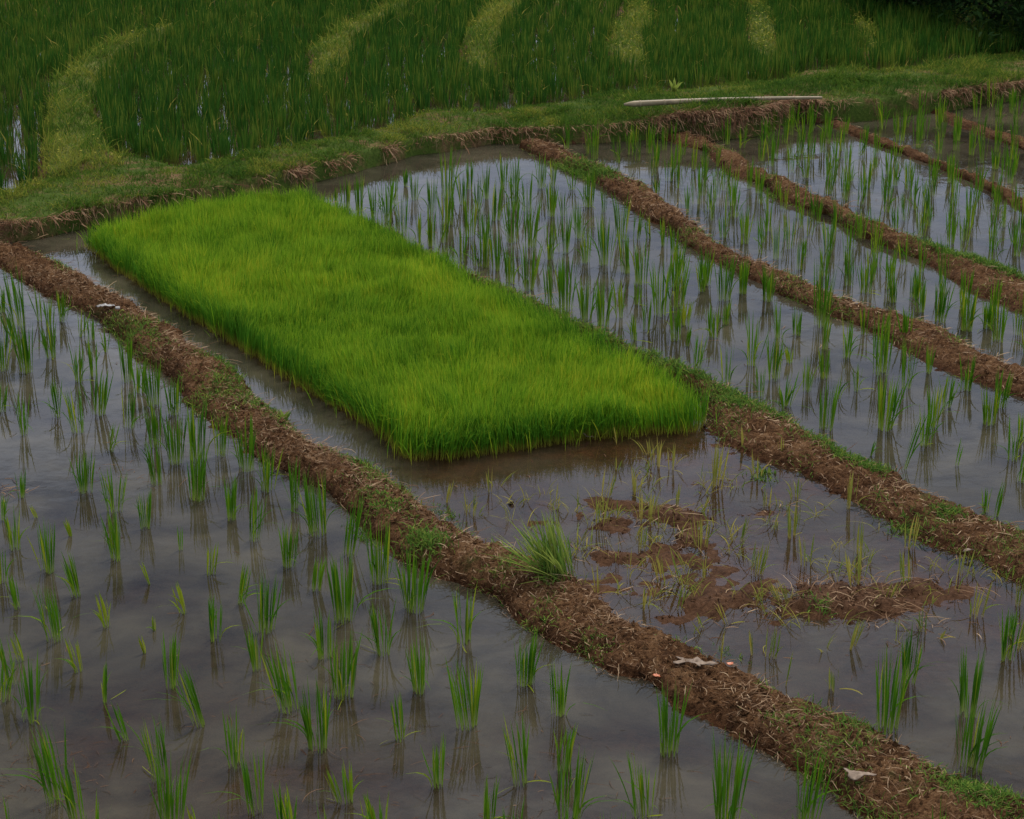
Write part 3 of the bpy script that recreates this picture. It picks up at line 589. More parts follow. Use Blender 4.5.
MID = [(335,204,18,0,5,.4),(346,212,36,0,8,.35),(359,212,42,0,8,.35),(374,218,38,0,9,.3),(387,222,50,0,11,.35),(393,206,32,2,7,.35),(403,234,44,0,10,.35),(419,241,32,0,6,.4),(431,246,42,0,9,.4),(405,186,18,0,6,.35),
(415,200,30,0,9,.35),(432,212,36,0,9,.35),(447,197,54,0,12,.3),(447,225,44,0,12,.35),(444,242,30,2,7,.4),(461,261,34,0,9,.35),(463,204,34,0,7,.4),(470,189,30,0,9,.35),(470,236,42,0,11,.35),(478,210,36,0,8,.3),(486,199,36,0,8,.35),
(486,250,42,0,12,.3),(478,266,32,-1,7,.4),(496,220,42,2,10,.35),(497,270,44,0,12,.35),(504,188,36,0,7,.3),(512,242,50,0,12,.35),(510,283,40,0,8,.4),(485,267,36,0,8,.4),(514,210,44,1,10,.3),(529,290,52,0,12,.35),(531,247,50,2,11,.35),
(549,259,42,0,11,.4),(550,304,46,-2,9,.4),(566,309,56,0,14,.35),(564,253,46,-2,10,.35),(579,238,40,0,8,.35),(586,263,38,0,9,.4),(586,320,46,0,14,.4),(603,326,50,0,13,.4),(605,265,54,0,12,.35),(621,240,50,0,11,.3),
(625,273,44,-2,11,.35),(619,318,40,-2,8,.5),(641,284,46,0,11,.35),(636,240,34,2,7,.4),(649,238,24,-1,7,.35),(660,315,56,0,13,.35),(664,246,30,0,6,.4),(674,254,32,0,9,.35),(675,287,42,2,9,.4),(637,305,26,0,6,.5),(552,216,38,0,9,.35),
(563,216,30,0,6,.4),(527,211,40,0,9,.3),(515,190,36,0,7,.35),(541,188,38,0,8,.35),(553,186,30,0,6,.4),(589,206,44,0,14,.3),(604,212,28,0,6,.4),(572,190,24,0,6,.35),(634,340,30,-1,7,.45),(647,330,32,1,7,.4),(675,340,40,-1,10,.4),
(677,308,54,2,13,.4),(679,276,38,0,9,.35),(686,326,30,2,7,.75),(702,291,32,-2,7,.4),(705,285,42,0,11,.3),(713,337,34,-1,10,.4),(724,300,48,0,14,.3),(726,324,26,0,7,.5),(742,293,36,0,12,.35),(697,368,36,2,6,.5),(727,383,40,0,7,.4),
(752,365,56,0,9,.4),(687,346,22,2,4,.4),(768,301,38,0,13,.3),(779,338,38,0,7,.4),(797,335,30,0,9,.35),(822,326,68,0,14,.3),(824,350,36,2,6,.4),(824,378,32,0,9,.45),(846,358,48,0,8,.35),(760,397,34,-1,5,.4),(774,380,48,1,12,.35),
(790,363,18,-2,5,.5),(787,406,36,4,6,.35),(783,410,28,-4,4,.4),(807,391,34,0,8,.5),(826,429,50,2,13,.4),(857,391,28,0,5,.45),(881,374,66,0,13,.35),(885,429,58,2,14,.35),(906,389,56,0,9,.4),(881,342,34,2,7,.35),
(839,399,36,3,2,.4),(904,470,64,14,3,.35),(925,446,46,2,8,.4),(933,426,44,1,10,.4),(871,456,18,4,3,.3),(929,373,30,0,6,.35),(946,407,34,2,8,.35),(966,390,38,0,12,.3),(989,424,44,0,14,.4),(1000,407,40,2,14,.3),(1013,460,46,0,9,.35),
(1020,482,34,3,5,.35),(985,513,28,0,5,.4),(996,517,40,4,4,.35),(957,465,30,4,2,.4),(1022,440,28,0,6,.4),(906,340,36,0,8,.35),(865,334,28,0,7,.35)]

def in_panel(px, py, lo_of, up_of):
    """between the near edge of the farther dyke and the far edge of the nearer one"""
    a = np.interp(px, *np.array(BU[lo_of]['lo'], float).T) if lo_of else -1e9
    b = np.interp(px, *np.array(BU[up_of]['up'], float).T) if up_of else 1e9
    return (py > a+1) & (py < b-2)
def lattice(su, sv, umin, umax, vmin, vmax, jit, ph=0.0):
    a = np.arange(umin, umax, su); b = np.arange(vmin, vmax, sv); A, B = np.meshgrid(a, b)
    A = A+R.normal(0, jit, A.shape); B = B+R.normal(0, jit, B.shape)
    return (A*U[0]+B*V[0]).ravel(), (A*U[1]+B*V[1]).ravel()
far = []
lx, ly = lattice(0.24, 0.215, 2, 30, -8, 30, 0.026)
lpx, lpy = proj(lx, ly)
toe_ = np.interp(lx, toeX, toeY)
inside = (ly < toe_-0.06) & (lpx > -260) & (lpx < 1290) & (lpy < 1000) & (lpy > 60)
for x, y, px, py in zip(lx[inside], ly[inside], lpx[inside], lpy[inside]):
    if 0 <= px <= 1028 and in_panel(px, py, 'C', 'B') and px > 330: continue
    if in_panel(px, py, 'B', 'A') and px < 1030: continue
    vis = -20 <= px <= 1030 and py < 840
    if in_panel(px, py, 'A', None) and vis: continue
    ok = False; fld = None
    for nm, (a, b) in {'cd': ('D', 'C'), 'de': ('E', 'D'), 'ef': ('F', 'E'), 'bc': ('C', 'B'), 'near': ('A', None), 'ab': ('B', 'A')}.items():
        if in_panel(px, py, a, b): ok = True; fld = nm; break
    if not ok and in_panel(px, py, None, 'F') and px > 905: ok = True; fld = 'fx'
    if not ok: continue
    if px < 540 and fld not in ('near', 'ab'): continue
    if px < 320 and fld != 'near': continue
    if R.rand() < 0.06: continue
    far.append((x, y, px, py, fld))
near_items = []
def addn(L, field, mat, group):
    for (px, py, h, ln, nb, hue) in L:
        x, y = at(px, py); H = hgt(py, h); near_items.append([float(x), float(y), px, py, H, ln/max(h, 1), nb, hue, field, (M_rice if hue < 0.36 else mat), group, h])
addn(NEAR, 'near paddy', M_rice, 'rice clumps planted in the near left paddy')
addn(MUDDY, 'muddy paddy', M_pale, 'rice clumps in the muddy paddy before the seedbed')
addn(MID, 'middle paddy', M_rice, 'rice clumps planted in the paddy behind the seedbed')
# the lattice clumps of the farther paddies; the largest seen become things too
far.sort(key=lambda q: -q[3])
room = 298-len(near_items); stuffspec = []
FN = {'cd': 'right paddy', 'de': 'far right paddy', 'ef': 'far right paddy', 'fx': 'farthest paddy', 'bc': 'middle paddy', 'near': 'near paddy', 'ab': 'muddy paddy'}
for (x, y, px, py, fld) in far:
    hue = float(np.clip(R.normal(0.36, 0.08), 0.1, .8)); H = float(np.clip(R.normal(0.25, 0.04), 0.12, 0.34)); nb = int(R.randint(9, 15))
    if fld == 'ab': H *= .6; nb = 7
    if room > 0 and 8 < px < 1016 and py < 800 and fld == 'cd':
        near_items.append([x, y, float(px), float(py), H, R.normal(0, .04), nb, hue, FN[fld], M_rice, 'rice clumps in the right hand paddies', None]); room -= 1
    else:
        stuffspec.append((x, y, 0.0, H, nb, 0.05*R.rand(), R.uniform(0, 6.28), hue, 1.0))
a = Acc(); a.add(*stack_clumps(stuffspec, S=4, w=0.0085))
props(a.build('rice_seedlings', M_rice), 'rows of rice seedlings standing in the water of the far right paddies', 'rice', kind='stuff')
used = {}
for it in near_items:
    x, y, px, py, H, ln, nb, hue, field, mat, group, hp = it
    rs = np.random.RandomState(int(abs(px)*131+py*17) % 100000)
    pale = mat is M_pale
    w = 0.0082 if py > 430 else 0.0092
    full = min(1.12, 0.62+0.045*nb)*(1.0 if not pale else 1.35)
    b, *o_ = clump(int(round(nb*(2.15 if not pale else 1.3))), H, ln, 0.0, hue, full, rs, w)
    # sideways lean follows the photograph; keep leaf bases tight for thin clumps
    if nb < 5: b[:, :2] *= 0.5
    acc = Acc(); st = R.get_state(); acc.add(*blades(b, *o_, S=6))
    nl = rs.binomial(3, 0.13)                      # limp yellow leaves lying on the water
    if nl:
        acc.add(*ribbons(np.zeros(nl), np.zeros(nl), np.full(nl, 0.004), rs.uniform(0.04, 0.12, nl), rs.uniform(0.002, 0.0045, nl), rs.uniform(0, 6.28, nl), np.full(nl, 0.02), rs.normal(0, .5, nl), rs.uniform(.7, 1, nl), S=4))
    o = acc.build('rice_clump', mat)
    o.location = (x, y, 0)
    thick = 'thin' if nb <= 5 else ('full' if nb >= 13 else '')
    tall = 'tall' if H > 0.29 else ('tiny' if H < 0.12 else ('short' if H < 0.2 else ''))
    col = 'yellowish' if hue >= .6 else ('dark green' if hue <= .25 else 'green')
    X = int(round(min(max(px, 4), 1020)/10.24)); Yp = int(round(min(py, 815)/8.19))
    thick = '' if (tall and thick and ('right' in field)) else thick
    lab = ' '.join(s for s in (tall, thick, col, f'rice clump in the {field}, {X}% across, {Yp}% down the photo') if s)
    if lab in used: print('DUP', lab)
    used[lab] = 1
    props(o, lab, 'rice clump', group)
print('things', len(near_items), 'far', len(stuffspec))

# ------------------------------------------------------------------ the older crop on the upper terrace
spec = []
ROWS = [[(-900,300),(-800,100),(-650,20),(-480,-25)],
 [(-260,215),(-240,120),(-190,60),(-100,20),(-20,-5),(60,-25)],
 [(-120,205),(-110,120),(-60,62),(20,24),(100,-3),(160,-25)],
 [(82,182),(78,130),(72,90),(95,60),(140,40),(178,24),(260,-1),(338,-26)],
 [(345,150),(325,115),(328,84),(330,50),(342,37),(388,12),(408,-1),(448,-22)],
 [(512,120),(488,95),(478,74),(478,40),(495,16),(515,-1),(540,-22)],
 [(645,100),(632,80),(628,65),(627,38),(637,18),(641,-1),(638,-22)],
 [(800,85),(775,72),(763,58),(761,30),(757,8),(753,-2),(755,-14),(755,-24)],
 [(925,76),(885,62),(875,54),(870,34),(847,10),(820,-3),(795,-10),(770,-22)],
 [(1030,66),(985,50),(966,34),(961,25),(945,15),(900,0),(850,-15),(830,-24)],
 [(1250,55),(1140,30),(1060,8),(990,-8),(900,-24)]]
RL = []
for q in ROWS:
    q = np.array(q, float); X, Y = at(q[:, 0], q[:, 1], Z_UP+0.05); o_ = np.argsort(Y); RL.append((X[o_], Y[o_]))
lx, ly = [], []
for (Xa, Ya), (Xb, Yb) in zip(RL[:-1], RL[1:]):
    yy = np.arange(13.5, 28.2, 0.125)
    xa = np.interp(yy, Ya, Xa); xb = np.interp(yy, Yb, Xb); gap = xb-xa; nr = max(2, int(round(np.median(gap)/0.17)))
    for k in range(nr):
        sh = (k+0.5)/nr; y = yy+R.normal(0, 0.022, len(yy))+R.uniform(0, .13); x = xa+gap*sh+R.normal(0, 0.026, len(yy))
        keep = (gap/nr > 0.12) | (k % 2 == 0)
        lx.append(x[keep]); ly.append(y[keep])
lx = np.concatenate(lx); ly = np.concatenate(ly)
yb_ = np.interp(lx, bakX, bakY); z0, k0 = ground_z(lx, ly)
ok = (ly > yb_+0.12) & (k0 == 2) & (z0 < Z_UP+0.02)
dens = vn(lx*0.9, ly*0.9, 131)
pxx, pyy = proj(lx, ly, Z_UP)
ok &= (pxx > -420) & (pxx < 1180)
ok |= (k0 == 3) & (ly > yb_+0.1) & (z0 < Z_UP+0.075) & (R.rand(len(lx)) < 0.07) & (pxx > -420) & (pxx < 1180)
sparse = np.clip(1-((pxx-20)/90)**2, 0, 1)*(pyy > 90)          # gaps with open water at the left
ok &= R.rand(len(lx)) > (0.03+0.3*sparse+0.35*(vn(lx*1.8, ly*1.1, 132) < 0.16))
for x, y in zip(lx[ok], ly[ok]):
    spec.append((x, y, Z_UP, float(np.clip(R.normal(0.23, 0.035)+0.08*(vn(np.array([x*.9]), np.array([y*.9]), 141)[0]-.5), .10, .31)), int(R.randint(24, 36)), 0.05*R.rand(), R.uniform(0, 6.28), float(np.clip(R.normal(0.40, 0.13)+0.15*(vn(np.array([x*.7]), np.array([y*.7]), 140)[0]-.5), 0, 1)), float(R.uniform(1.5, 2.4))))
a = Acc(); a.add(*stack_clumps(spec, S=3, w=0.0095)); print('crop', len(spec))
props(a.build('rice_crop', M_crop), 'taller dark green rice crop in curving rows on the upper terrace', 'rice', kind='stuff')
# yellowed leaves in the crop
n = 1800; idx = R.randint(0, len(spec), n); P = np.array([s[:3] for s in spec])[idx]; P[:, :2] += R.normal(0, 0.05, (n, 2))
a = Acc(); a.add(*blades(P, R.uniform(0.1, 0.3, n), R.uniform(0.008, 0.014, n), R.uniform(0, 6.28, n), R.uniform(0.1, 0.7, n), R.uniform(0, 0.8, n), R.uniform(0.5, 1, n), S=3))
props(a.build('yellowed_leaves', M_pale), 'yellowed leaves scattered among the rice of the upper terrace', 'leaves', kind='stuff')

# ------------------------------------------------------------------ floating and stranded litter
n = 6500
x = R.uniform(-5.5, 7.5, n); y = R.uniform(6.5, 20, n); px, py = proj(x, y); toe_ = np.interp(x, toeX, toeY)
z = gz_at(x, y); den = 0.26+0.74*((in_panel(px, py, 'B', 'A')) & (px > 430))
den = den*np.clip(vn(x*1.5, y*1.5, 150)*2-0.5, 0.1, 1)
ok = (y < toe_) & (R.rand(n) < den) & (poly_dist(x, y, BED) < -0.02); x, y, z = x[ok], y[ok], z[ok]; N = len(x)
lit = Acc()
lit.add(*ribbons(x, y, np.maximum(z, 0.0)+0.003, R.gamma(2.5, 0.02, N)+0.01, R.uniform(0.0015, 0.004, N), R.uniform(0, 6.28, N), R.normal(0, 0.08, N), R.normal(0, 1.2, N), np.clip(R.normal(0.08, 0.25, N), 0, 1), S=4))
for (px, py, ru, n) in ((60,770,.35,70),(20,790,.3,70),(250,720,.7,60),(420,770,.6,70),(560,790,.5,60),(120,480,.3,50),(340,700,.5,50)):
    cx, cy = at(px, py); x = cx+R.normal(0, ru*.6, n); y = cy+R.normal(0, ru*.45, n); z = gz_at(x, y); N = n
    lit.add(*ribbons(x, y, np.maximum(z, 0)+0.003, R.gamma(2.5, 0.016, N)+0.008, R.uniform(0.0012, 0.0026, N), R.uniform(0, 6.28, N), R.normal(0, 0.04, N), R.normal(0, .5, N), np.clip(R.normal(0.02, 0.16, N), 0, 1)))
for (px, py, ru, n) in ((838,600,.28,260),(800,596,.15,70),(880,606,.12,70),(690,545,.16,40),(640,515,.2,50),(600,552,.14,30),(655,585,.25,30),(770,512,.14,30),(735,608,.2,50),(0,493,.07,30),(948,590,.12,30),(930,625,.12,20)):
    cx, cy = at(px, py); x = cx+R.normal(0, ru*.6, n); y = cy+R.normal(0, ru*.45, n); z = gz_at(x, y); N = n
    lit.add(*ribbons(x, y, np.maximum(z, 0)+0.004, R.gamma(3, 0.02, N)+0.01, R.uniform(0.002, 0.004, N), R.uniform(0, 6.28, N), R.normal(0, 0.15, N), R.normal(0, .8, N), np.clip(R.normal(0.35, 0.25, N), 0, 1)))
props(lit.build('plant_litter', M_straw), 'dead stems and rotting bits of straw lying on the mud and water', 'plant litter', kind='stuff')
props(straw.build('straw_litter', M_straw), 'dry straw and dead roots strewn over the earth dykes', 'straw', kind='stuff')
props(weeds.build('low_weeds', M_weed), 'low green weeds and shoots sprouting on the earth dykes', 'weeds', kind='stuff')

sw = Acc()
for (px, py, ru, n) in ((640,515,.3,16),(690,545,.25,14),(600,552,.2,12),(655,585,.3,16),(770,512,.3,12),(545,515,.2,8),(480,500,.3,8),(710,480,.3,12),(660,470,.3,8),(800,560,.5,16),(880,560,.4,12),(720,605,.3,12),(850,640,.5,8),(930,620,.3,8),(975,580,.2,5)):
    cx, cy = at(px, py); x = cx+R.normal(0, ru*.7, n); y = cy+R.normal(0, ru*.5, n); m_ = R.randint(2, 7, n); x = np.repeat(x, m_); y = np.repeat(y, m_); N = len(x)
    x = x+R.normal(0, .012, N); y = y+R.normal(0, .012, N); z = np.maximum(gz_at(x, y), -0.02)
    sw.add(*blades(np.stack([x, y, z], -1), R.uniform(0.05, 0.16, N), R.uniform(0.003, 0.0065, N), R.uniform(0, 6.28, N), R.uniform(0.05, 0.9, N), R.uniform(0, 0.9, N), np.clip(R.normal(0.6, .22, N), 0, 1), S=5))
props(sw.build('yellow_weeds', M_pale), 'sparse yellowish weeds sprouting through the muddy shallows', 'weeds', kind='stuff')

# ------------------------------------------------------------------ single plants and objects
def tuft(name, px, py, z, n, H, spread, mat, hue, label, cat, w=0.008, az0=None, azs=pi, bend=0.25, rad=0.05):
    x, y = at(px, py, z); zz = float(near_z(np.array([float(x)]), np.array([float(y)]))[0]); a = Acc()
    az = R.uniform(0, 2*pi, n) if az0 is None else R.normal(az0, azs, n)
    b = np.stack([R.normal(0, rad, n), R.normal(0, rad*.6, n), np.full(n, -0.01)], -1)
    a.add(*blades(b, H*R.uniform(0.5, 1.05, n), np.full(n, w)*R.uniform(.7, 1.1, n), az, np.abs(R.normal(0.1, spread, n)), np.abs(R.normal(0, bend, n)), np.clip(R.normal(hue, .2, n), 0, 1), S=6))
    o = a.build(name, mat); o.location = (float(x), float(y), zz); return props(o, label, cat)
tuft('grass_tuft', 557, 582, 0.06, 150, 0.34, 0.62, M_weed, 0.66, 'bushy yellow green grass tuft growing on the long foreground dyke', 'grass tuft', w=0.0085, az0=2.75, azs=0.6, bend=0.08, rad=0.035)
tuft('broadleaf_weed', 284, 417, 0.06, 14, 0.08, 0.5, M_weed, 0.7, 'small pale leafy weed standing at the edge of the side channel', 'weed', w=0.02, rad=0.004)
tuft('broadleaf_weed', 768, 465, 0.04, 34, 0.055, 0.7, M_weed, 0.45, 'low round leaved weed on the right dyke facing the muddy paddy', 'weed', w=0.017, rad=0.02)
tuft('broadleaf_weed', 674, 90, 0.2, 14, 0.16, 0.3, M_weed, 0.75, 'pale weed sprouting just behind the bamboo pole', 'weed', w=0.03, rad=0.006)
def scrap(name, px, py, z, rx, ry, mat, label, cat, arms=0, az=0.0, lift=0.02, seed=1, thick=0.002):
    rs = np.random.RandomState(seed); x0, y0 = at(px, py, z); zz = float(near_z(np.array([float(x0)]), np.array([float(y0)]))[0])
    nr, nt_ = 7, 40; V_ = []; 
    for layer in (0, 1):
        for i in range(nr):
            for j in range(nt_):
                th = 2*pi*j/nt_; r = i/(nr-1)
                e = 1+0.35*sin(arms*th+seed) if arms else 1
                e *= 0.8+0.35*vn(np.array([3*cos(th)+seed]), np.array([3*sin(th)]), seed)[0]
                xx = r*rx*e*cos(th); yy = r*ry*e*sin(th)
                h = lift*(0.35+fbm(np.array([xx]), np.array([yy]), 22, 3, seed)[0]*1.2)+thick*layer
                V_.append((xx*cos(az)-yy*sin(az), xx*sin(az)+yy*cos(az), h))
    V_ = np.array(V_); q = []
    for i in range(nr-1):
        for j in range(nt_):
            a, b = i*nt_+j, i*nt_+(j+1) % nt_; q.append((a+nr*nt_, a+nt_+nr*nt_, b+nt_+nr*nt_, b+nr*nt_)); q.append((b, b+nt_, a+nt_, a))
    for j in range(nt_):
        a, b = (nr-1)*nt_+j, (nr-1)*nt_+(j+1) % nt_; q.append((a, b, b+nr*nt_, a+nr*nt_))
    q = np.array(q); o = mesh_np(name, V_, q.reshape(-1), np.full(len(q), 4), mat); o.location = (float(x0), float(y0), zz+0.024)
    return props(o, label, cat)
M_white = plain('dirty_white_plastic', (0.18, 0.17, 0.16), (0.42, 0.40, 0.38), 30, 0.4)
M_beige = plain('weathered_husk', (0.12, 0.08, 0.055), (0.28, 0.21, 0.155), 40, 0.7)
M_orange = plain('faded_orange_plastic', (0.42, 0.12, 0.05), (0.55, 0.18, 0.08), 30, 0.4)
scrap('plastic_scrap', 106, 306, 0.08, 0.06, 0.028, M_white, 'crumpled white plastic scrap lying on the left end of the long dyke', 'litter', az=-0.2, seed=3, lift=0.018)
scrap('pebble', 118, 312, 0.08, 0.014, 0.012, M_white, 'small whitish pebble beside the crumpled white plastic scrap', 'pebble', seed=5, lift=0.01, thick=0.012)
scrap('torn_husk', 693, 662, 0.08, 0.07, 0.027, M_beige, 'torn pale beige husk with pointed arms on the long foreground dyke', 'litter', arms=5, az=-0.25, seed=2, lift=0.022)
scrap('torn_husk', 858, 771, 0.08, 0.055, 0.024, M_beige, 'flat pale husk low on the long dyke near the photo bottom', 'litter', arms=3, az=-0.2, seed=7, lift=0.018)
scrap('plastic_scrap', 657, 666, 0.08, 0.015, 0.012, M_orange, 'small orange plastic bit left of the torn beige husk', 'litter', seed=9, lift=0.012)
scrap('plastic_scrap', 730, 664, 0.08, 0.014, 0.010, M_orange, 'tiny orange bit right of the torn beige husk', 'litter', seed=12, lift=0.01)
scrap('dry_leaf', 970, 541, 0.08, 0.03, 0.014, M_beige, 'dry pale leaf on the right dyke near the photo edge', 'leaf', seed=15, az=0.3)
scrap('dry_leaf', 589, 436, 0.02, 0.035, 0.010, M_beige, 'dry curled leaf at the foot of the seedbed front edge', 'leaf', seed=17, az=0.6, lift=0.03)
scrap('mud_lump', 511, 504, 0.0, 0.014, 0.011, plain('dark_mud', (0.02, 0.014, 0.01), (0.04, 0.028, 0.02), 30, 0.5), 'dark mud lump in the brown shallows before the seedbed', 'mud lump', seed=21, lift=0.03, thick=0.01)

# bamboo pole: three culm lengths on the bank
def tube(path, rad, sides=14):
    P = np.array(path, float); n = len(P); T = np.gradient(P, axis=0); T /= np.linalg.norm(T, axis=1)[:, None]
    up = np.array([0, 0, 1.0]); A = np.cross(T, up); A /= np.linalg.norm(A, axis=1)[:, None]; B = np.cross(A, T)
    th = np.linspace(0, 2*pi, sides, endpoint=False)
    v = P[:, None]+np.array(rad)[:, None, None]*(np.cos(th)[None, :, None]*A[:, None]+np.sin(th)[None, :, None]*B[:, None])
    v = v.reshape(-1, 3); f = []; s = []
    for i in range(n-1):
        for j in range(sides):
            f += [i*sides+j, i*sides+(j+1) % sides, (i+1)*sides+(j+1) % sides, (i+1)*sides+j]; s.append(4)
    f += list(range(sides))[::-1]; s.append(sides); f += [(n-1)*sides+j for j in range(sides)]; s.append(sides)
    return v, np.array(f), np.array(s)
p0 = np.array(at(624, 103.5, .25)); p1 = np.array(at(822, 95.5, .25)); 
zz = gz_at(np.linspace(p0[0], p1[0], 9), np.linspace(p0[1], p1[1], 9)).max()
p0 = np.array(at(624, 103.5, float(zz)+.03)); p1 = np.array(at(822, 95.5, float(zz)+.03))
pole = bpy.data.objects.new('bamboo_pole', None); C.objects.link(pole); pole.location = (p0[0], p0[1], 0)
props(pole, 'weathered pale bamboo pole lying along the grassy terrace bank', 'bamboo pole')
M_bam = plain('weathered_bamboo', (0.13, 0.10, 0.055), (0.33, 0.26, 0.155), 7, 0.5)
M_node = plain('bamboo_joint', (0.22, 0.17, 0.10), (0.35, 0.28, 0.18), 20, 0.6)
dlt = p1-p0; LN = np.hypot(*dlt)
ts = np.linspace(0, 1, 60); zb = zz+0.022
def P3(t): return (dlt[0]*t, dlt[1]*t, zb+0.012*np.sin(t*3.0)-0.012*t)
rad = 0.027-0.015*ts; rad[0] = 0.010; rad[1] = 0.016; rad[2] = 0.022
rad = rad*(1-0.18*((ts > .335) & (ts < .35)))
v, f, s = tube([P3(t) for t in ts], rad); mesh_np('culm', v, f, s, M_bam, parent=pole)
for tt in (0.08, 0.2, 0.34, 0.47, 0.6, 0.73, 0.86):
    r0 = 0.027-0.015*tt
    q = [P3(tt+d) for d in (-0.004, -0.002, 0.002, 0.004)]; v, f, s = tube(q, [r0*1.01, r0*1.13, r0*1.13, r0*1.01]); mesh_np('joint_ring', v, f, s, M_node, parent=pole)

# ------------------------------------------------------------------ trees beyond the field
M_bark = plain('bark', (0.05, 0.035, 0.025), (0.10, 0.075, 0.05), 12, 0.9)
M_leaf = leafmat('tree_leaf', (0.02, 0.045, 0.012), (0.025, 0.055, 0.014), (0.012, 0.035, 0.010), (0.05, 0.09, 0.02), transl=0.2)
def crown(n, rx, rz, zc, leaf, rs, lobes=16):
    c = rs.normal(0, 1, (lobes, 3)); c /= np.linalg.norm(c, axis=1)[:, None]; c *= rs.uniform(.35, .85, (lobes, 1)); rr = rs.uniform(.22, .45, lobes)
    i = rs.randint(0, lobes, n); d = rs.normal(0, 1, (n, 3)); d /= np.linalg.norm(d, axis=1)[:, None]
    p = c[i]+d*rr[i][:, None]*rs.uniform(.5, 1.1, (n, 1)); p = p*np.array([rx, rx, rz])+np.array([0, 0, zc])
    p[:, 2] = np.maximum(p[:, 2], 0.05)
    return blades(p, leaf*rs.uniform(.6, 1.3, n), leaf*0.55*rs.uniform(.7, 1.2, n), rs.uniform(0, 6.28, n), rs.uniform(.3, 2.0, n), rs.uniform(0, .6, n), np.clip(rs.normal(.4, .25, n), 0, 1), S=2, tip=.3)
def tree(x, y, z, h, rx, n, label, leaf=0.1, low=0.1, seed=0, name='broadleaf_tree', group='trees beyond the terrace'):
    rs = np.random.RandomState(seed)
    r = bpy.data.objects.new(name, None); C.objects.link(r); r.location = (x, y, z); props(r, label, 'tree' if name != 'shrub' else 'shrub', group)
    T = Acc2 = []
    pts = [(0, 0, -0.2), (0.05*rs.randn(), 0.05*rs.randn(), h*.3), (0.12*rs.randn(), .1*rs.randn(), h*.7)]
    V_, F_, S_ = tube(pts, [h*.03, h*.022, h*.008], 8); vs = [V_]; fs = [F_]; ss = [S_]; c = len(V_)
    for k in range(6):
        a = rs.uniform(0, 6.28); b0 = rs.uniform(.15, .55)*h; q = [(0, 0, b0), (cos(a)*rx*.4, sin(a)*rx*.4, b0+h*.12), (cos(a)*rx*.75, sin(a)*rx*.75, b0+h*.22)]
        V_, F_, S_ = tube(q, [h*.012, h*.009, h*.004], 6); vs.append(V_); fs.append(F_+c); ss.append(S_); c += len(V_)
    mesh_np('trunk', np.concatenate(vs), np.concatenate(fs), np.concatenate(ss), M_bark, parent=r)
    a = Acc(); a.add(*crown(n, rx, h*(1-low)*.5, h*(1+low)*.5, leaf, rs)); a.build('crown', M_leaf, parent=r)
LAB = ['dark shrub at the far field edge, leftmost of the row', 'dark shrub at the far field edge, second from the left', 'dark shrub at the far field edge, third from the left',
       'dark bushy shrub at the far field edge near the right', 'dark leafy shrub at the top right corner of the photo', 'dark shrub just outside the top right corner', 'dark shrub beyond the right edge of the paddies']
for k, (px, dy, h) in enumerate(((870,3.0,1.5),(905,2.5,1.6),(940,2.2,1.6),(972,1.9,1.7),(1005,1.7,1.8),(1045,1.6,1.8),(1090,1.8,1.9))):
    ex, ey = at(px, np.interp(px, [850, 930, 1024, 1100], [10, 20, 44, 60]), 0.2); ey = float(ey)+dy*0.35; ex = float(ex)
    tree(ex, ey, float(gz_at(np.array([ex]), np.array([ey]))[0])-0.1, h*0.9, 0.75, 3600, LAB[k], leaf=0.075, low=0.0, seed=60+k, name='shrub', group='shrubs at the far field edge')
TL = ['dark tree behind the field edge shrubs, ', ]
pos = ['left of the row', 'second from the left', 'third from the left', 'fourth from the left', 'fifth from the left', 'at the right end']
for k, (x, y) in enumerate(((5.3, 31), (7.2, 30), (9.0, 31.0), (10.6, 28.5), (12.2, 27), (3.6, 33.5))):
    tree(x, y, float(gz_at(np.array([x]), np.array([y]))[0])-0.2, 2.4+0.25*k % .6, 1.6, 7000, TL[0]+pos[(k+1) % 6], leaf=0.13, low=0.0, seed=80+k)

# ------------------------------------------------------------------ light, sky, camera
SUN_EL, SUN_AZ = radians(58), radians(25)        # azimuth clockwise from +Y (away from the camera), slightly right
w = bpy.data.worlds.new('World'); bpy.context.scene.world = w; w.use_nodes = True
nt = w.node_tree; nt.nodes.clear(); L = nt.links.new
sky = nt.nodes.new('ShaderNodeTexSky'); sky.sky_type = 'NISHITA'; sky.sun_disc = False; sky.sun_elevation = SUN_EL; sky.sun_rotation = SUN_AZ; sky.dust_density = 2.0
bg = nt.nodes.new('ShaderNodeBackground'); bg.inputs[1].default_value = 0.1; ow = nt.nodes.new('ShaderNodeOutputWorld')
tc = nt.nodes.new('ShaderNodeTexCoord')
mp = nt.nodes.new('ShaderNodeMapping'); mp.inputs['Scale'].default_value = (1, 1, 3.2); L(tc.outputs['Generated'], mp.inputs[0])
n = nt.nodes.new('ShaderNodeTexNoise'); n.inputs['Scale'].default_value = 3.2; n.inputs['Detail'].default_value = 6; n.inputs['Roughness'].default_value = .55; L(mp.outputs[0], n.inputs[0])
cl = ramp(nt, n.outputs[0], [(0.32, (2.2, 2.8, 4.1)), (0.50, (4.5, 5.3, 7.1)), (0.68, (8.2, 9.1, 11.2))])
hi_ = ramp(nt, n.outputs[0], [(0.3, (7.0, 6.7, 6.1)), (0.7, (10.5, 10.0, 9.1))])
sx = nt.nodes.new('ShaderNodeSeparateXYZ'); L(tc.outputs['Generated'], sx.inputs[0])
el = nt.nodes.new('ShaderNodeMapRange'); el.interpolation_type = 'SMOOTHSTEP'; L(sx.outputs[2], el.inputs[0]); el.inputs[1].default_value = 0.42; el.inputs[2].default_value = 0.75
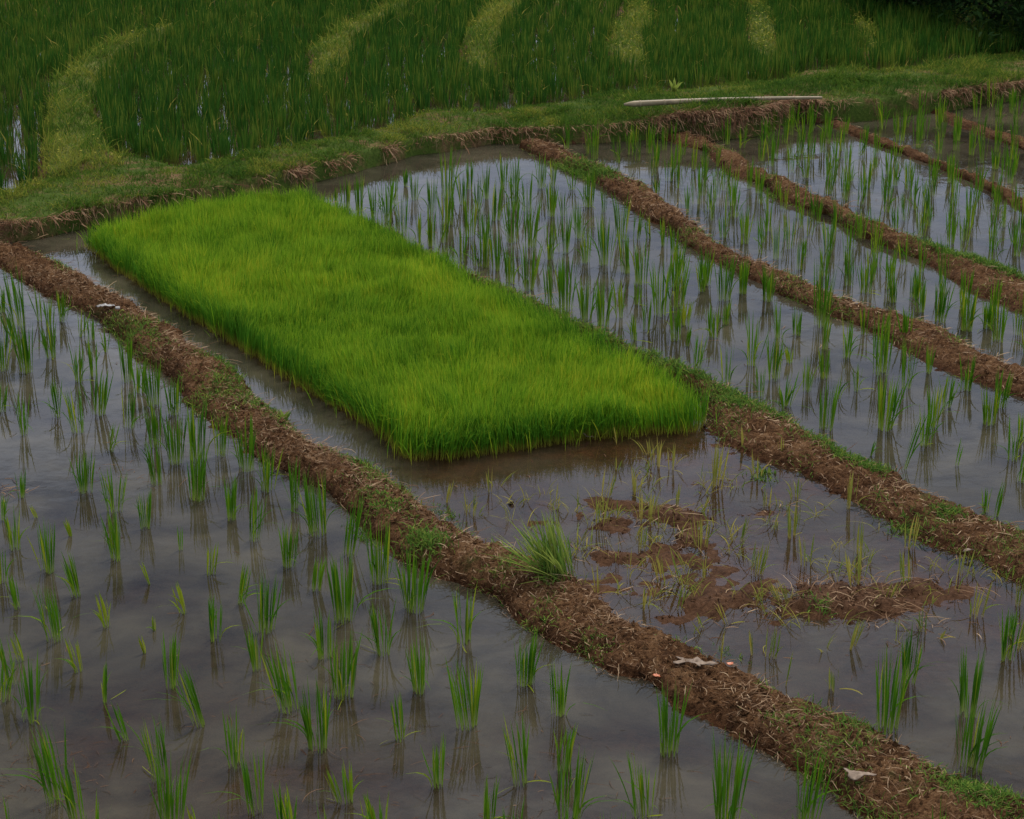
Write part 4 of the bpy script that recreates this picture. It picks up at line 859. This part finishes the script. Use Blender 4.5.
mh = nt.nodes.new('ShaderNodeMix'); mh.data_type = 'RGBA'; L(el.outputs[0], mh.inputs[0]); hb = nt.nodes.new('ShaderNodeMapRange'); L(sx.outputs[2], hb.inputs[0]); hb.inputs[1].default_value = 0.13; hb.inputs[2].default_value = 0.36; hb.inputs[3].default_value = 1.4; hb.inputs[4].default_value = 1.0
vm = nt.nodes.new('ShaderNodeVectorMath'); vm.operation = 'SCALE'; L(cl.outputs[0], vm.inputs[0]); L(hb.outputs[0], vm.inputs['Scale'])
L(vm.outputs[0], mh.inputs[6]); L(hi_.outputs[0], mh.inputs[7])
mx = nt.nodes.new('ShaderNodeMix'); mx.data_type = 'RGBA'; mx.inputs[0].default_value = 0.88
L(sky.outputs[0], mx.inputs[6]); L(mh.outputs[2], mx.inputs[7]); L(mx.outputs[2], bg.inputs[0]); L(bg.outputs[0], ow.inputs[0])
sl = bpy.data.lights.new('sun', 'SUN'); sl.energy = 2.2; sl.angle = radians(12); sl.color = (1, .96, .9)
so = bpy.data.objects.new('sun', sl); C.objects.link(so)
so.rotation_euler = (pi/2-SUN_EL, 0, -SUN_AZ+pi)
# aim: the lamp's -Z must point from the sun to the ground
from mathutils import Vector
dirv = Vector((-sin(SUN_AZ)*cos(SUN_EL), -cos(SUN_AZ)*cos(SUN_EL), -sin(SUN_EL)))
so.rotation_euler = dirv.to_track_quat('-Z', 'Y').to_euler(); so.location = (0, 0, 20)
cam = bpy.data.cameras.new('camera'); cam.sensor_width = 36; cam.lens = F/W_*36; cam.clip_end = 3000; cam.clip_start = 0.1
co = bpy.data.objects.new('camera', cam); C.objects.link(co); co.location = (0, 0, CH); co.rotation_euler = (pi/2-PITCH, 0, 0)
s = bpy.context.scene; s.camera = co
s.view_settings.view_transform = 'Standard'; s.view_settings.look = 'None'; s.view_settings.gamma = 1; s.view_settings.exposure = 0.3
s.cycles.max_bounces = 6; s.cycles.diffuse_bounces = 3; s.cycles.transmission_bounces = 3; s.cycles.transparent_max_bounces = 8; s.cycles.glossy_bounces = 3
